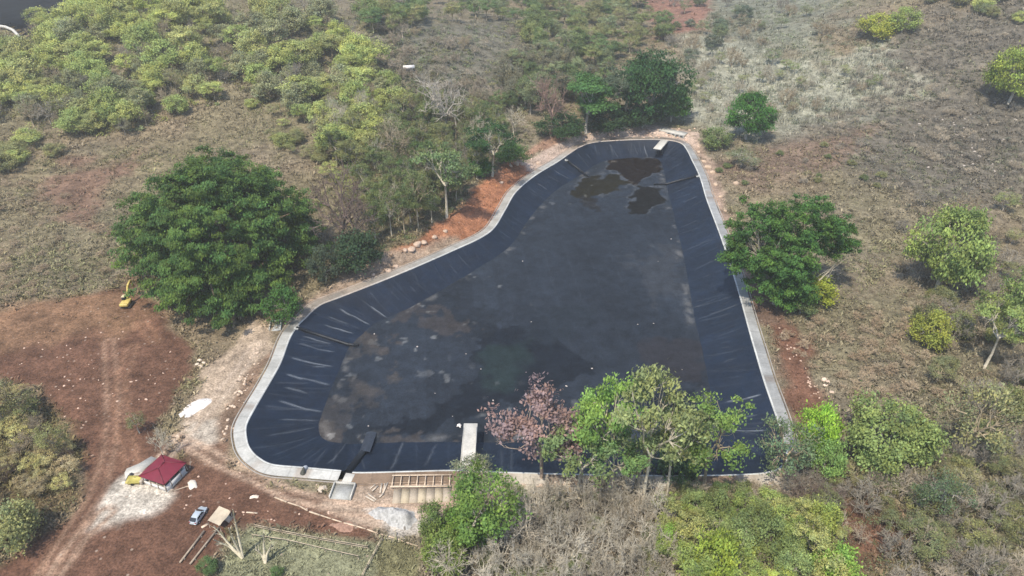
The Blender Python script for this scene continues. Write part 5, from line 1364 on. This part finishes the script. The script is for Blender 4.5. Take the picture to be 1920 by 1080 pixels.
# --- dry grass and litter: ground cover nobody could count
g = np.random.default_rng(21)
def tufts(name, X, Y, C, size, blades, up, label, wid=.16):
    n = len(X); Zs = ground_zv(X, Y)
    a = g.uniform(0, 6.283, (n, blades)); L = size[:, None] * g.uniform(.5, 1.25, (n, blades)); e = g.uniform(up[0], up[1], (n, blades))
    bx = X[:, None] + g.normal(0, .35, (n, blades)) * size[:, None]; by = Y[:, None] + g.normal(0, .35, (n, blades)) * size[:, None]; bz = np.repeat(Zs[:, None] - .06, blades, 1)
    tip = np.stack([bx + np.cos(a) * np.cos(e) * L, by + np.sin(a) * np.cos(e) * L, bz + np.sin(e) * L], -1)
    w = (wid * L)[..., None] * np.stack([-np.sin(a), np.cos(a), 0 * a], -1)
    b0 = np.stack([bx, by, bz], -1)
    mid = b0 * .45 + tip * .55 + np.array([0, 0, .12]) * L[..., None]
    V = np.stack([b0, mid - w, tip, mid + w], 2).reshape(-1, 3)
    F = np.arange(len(V)).reshape(-1, 4)
    k = g.uniform(.5, 1.7, (n, blades, 1)) * g.uniform(.8, 1.2, (n, 1, 1))
    CC = np.clip(np.repeat(C[:, None], blades, 1) * k, 0, .8).reshape(-1, 3)
    o = link(name, mesh_np(name, V, F, CC, False, M_tuft)); tag(o, label, None, None, 'stuff'); return o
N = 150000
px, py = g.uniform(-380, 2300, N), -50 + 1200 * g.uniform(0, 1, N)
X, Y, _ = atv(px, py)
C, D = zone_eval(X, Y)
s = sdist(TOP_W, X, Y)
cl = fbm(X, Y, 11, 55, 3)
ok = (g.random(N) < D * (.35 + 1.0 * sstep(.35, .6, cl))) & (s > 4.2)
X, Y, C, px, py, cl = X[ok], Y[ok], C[ok], px[ok], py[ok], cl[ok]
dist = np.hypot(X, Y)
pale = np.array([inside_px([(1270, 60), (1400, 70), (1560, 110), (1640, 90), (1720, 170), (1560, 230), (1420, 250), (1330, 240), (1280, 200)], a, b_) for a, b_ in zip(px, py)])
pad = np.array([inside_px([(440, 1012), (470, 985), (600, 1003), (705, 1018), (800, 1032), (770, 1150), (360, 1150)], a, b_) for a, b_ in zip(px, py)])
gr = sstep(.52, .66, fbm(X, Y, 22, 77, 3))[:, None] * .4
C2 = C * (1 - gr) + C * np.array([.85, 1.15, .6]) * gr
sz = g.uniform(.35, 1.0, len(X)) * g.choice([1, 1, 1.5], len(X)) * (1 + .0016 * np.clip(dist - 180, 0, 400))
o_ = ~(pale | pad)
tufts('dry_brush', X[o_], Y[o_], C2[o_] * 1.22, sz[o_], 6, (.05, 1.15), 'dry brown grass and brush covering the slopes')
tufts('pale_grass', X[pale], Y[pale], C[pale] * 1.0, sz[pale] * 1.7, 6, (.8, 1.45), 'tall pale grass in the far valley', .06)
tufts('paddock_grass', X[pad], Y[pad], C[pad] * 1.15, sz[pad] * .6, 6, (.3, 1.2), 'short green grass in the fenced paddock')

# ------------------------------------------------------------------ haze: one box of pale air round the camera and all the land
m = bpy.data.materials.new('air'); m.use_nodes = True; nt = m.node_tree
nt.nodes.remove(nt.nodes['Principled BSDF'])
pv_ = nd(nt, 'ShaderNodeVolumePrincipled'); pv_.inputs['Color'].default_value = (.93, .91, .86, 1); pv_.inputs['Density'].default_value = .00030; pv_.inputs['Anisotropy'].default_value = .2
nt.links.new(pv_.outputs[0], nt.nodes['Material Output'].inputs['Volume'])
hz = MB().box((0, 2200, 55), (6600, 6400, 142)).build('haze', m); tag(hz, kind='stuff')
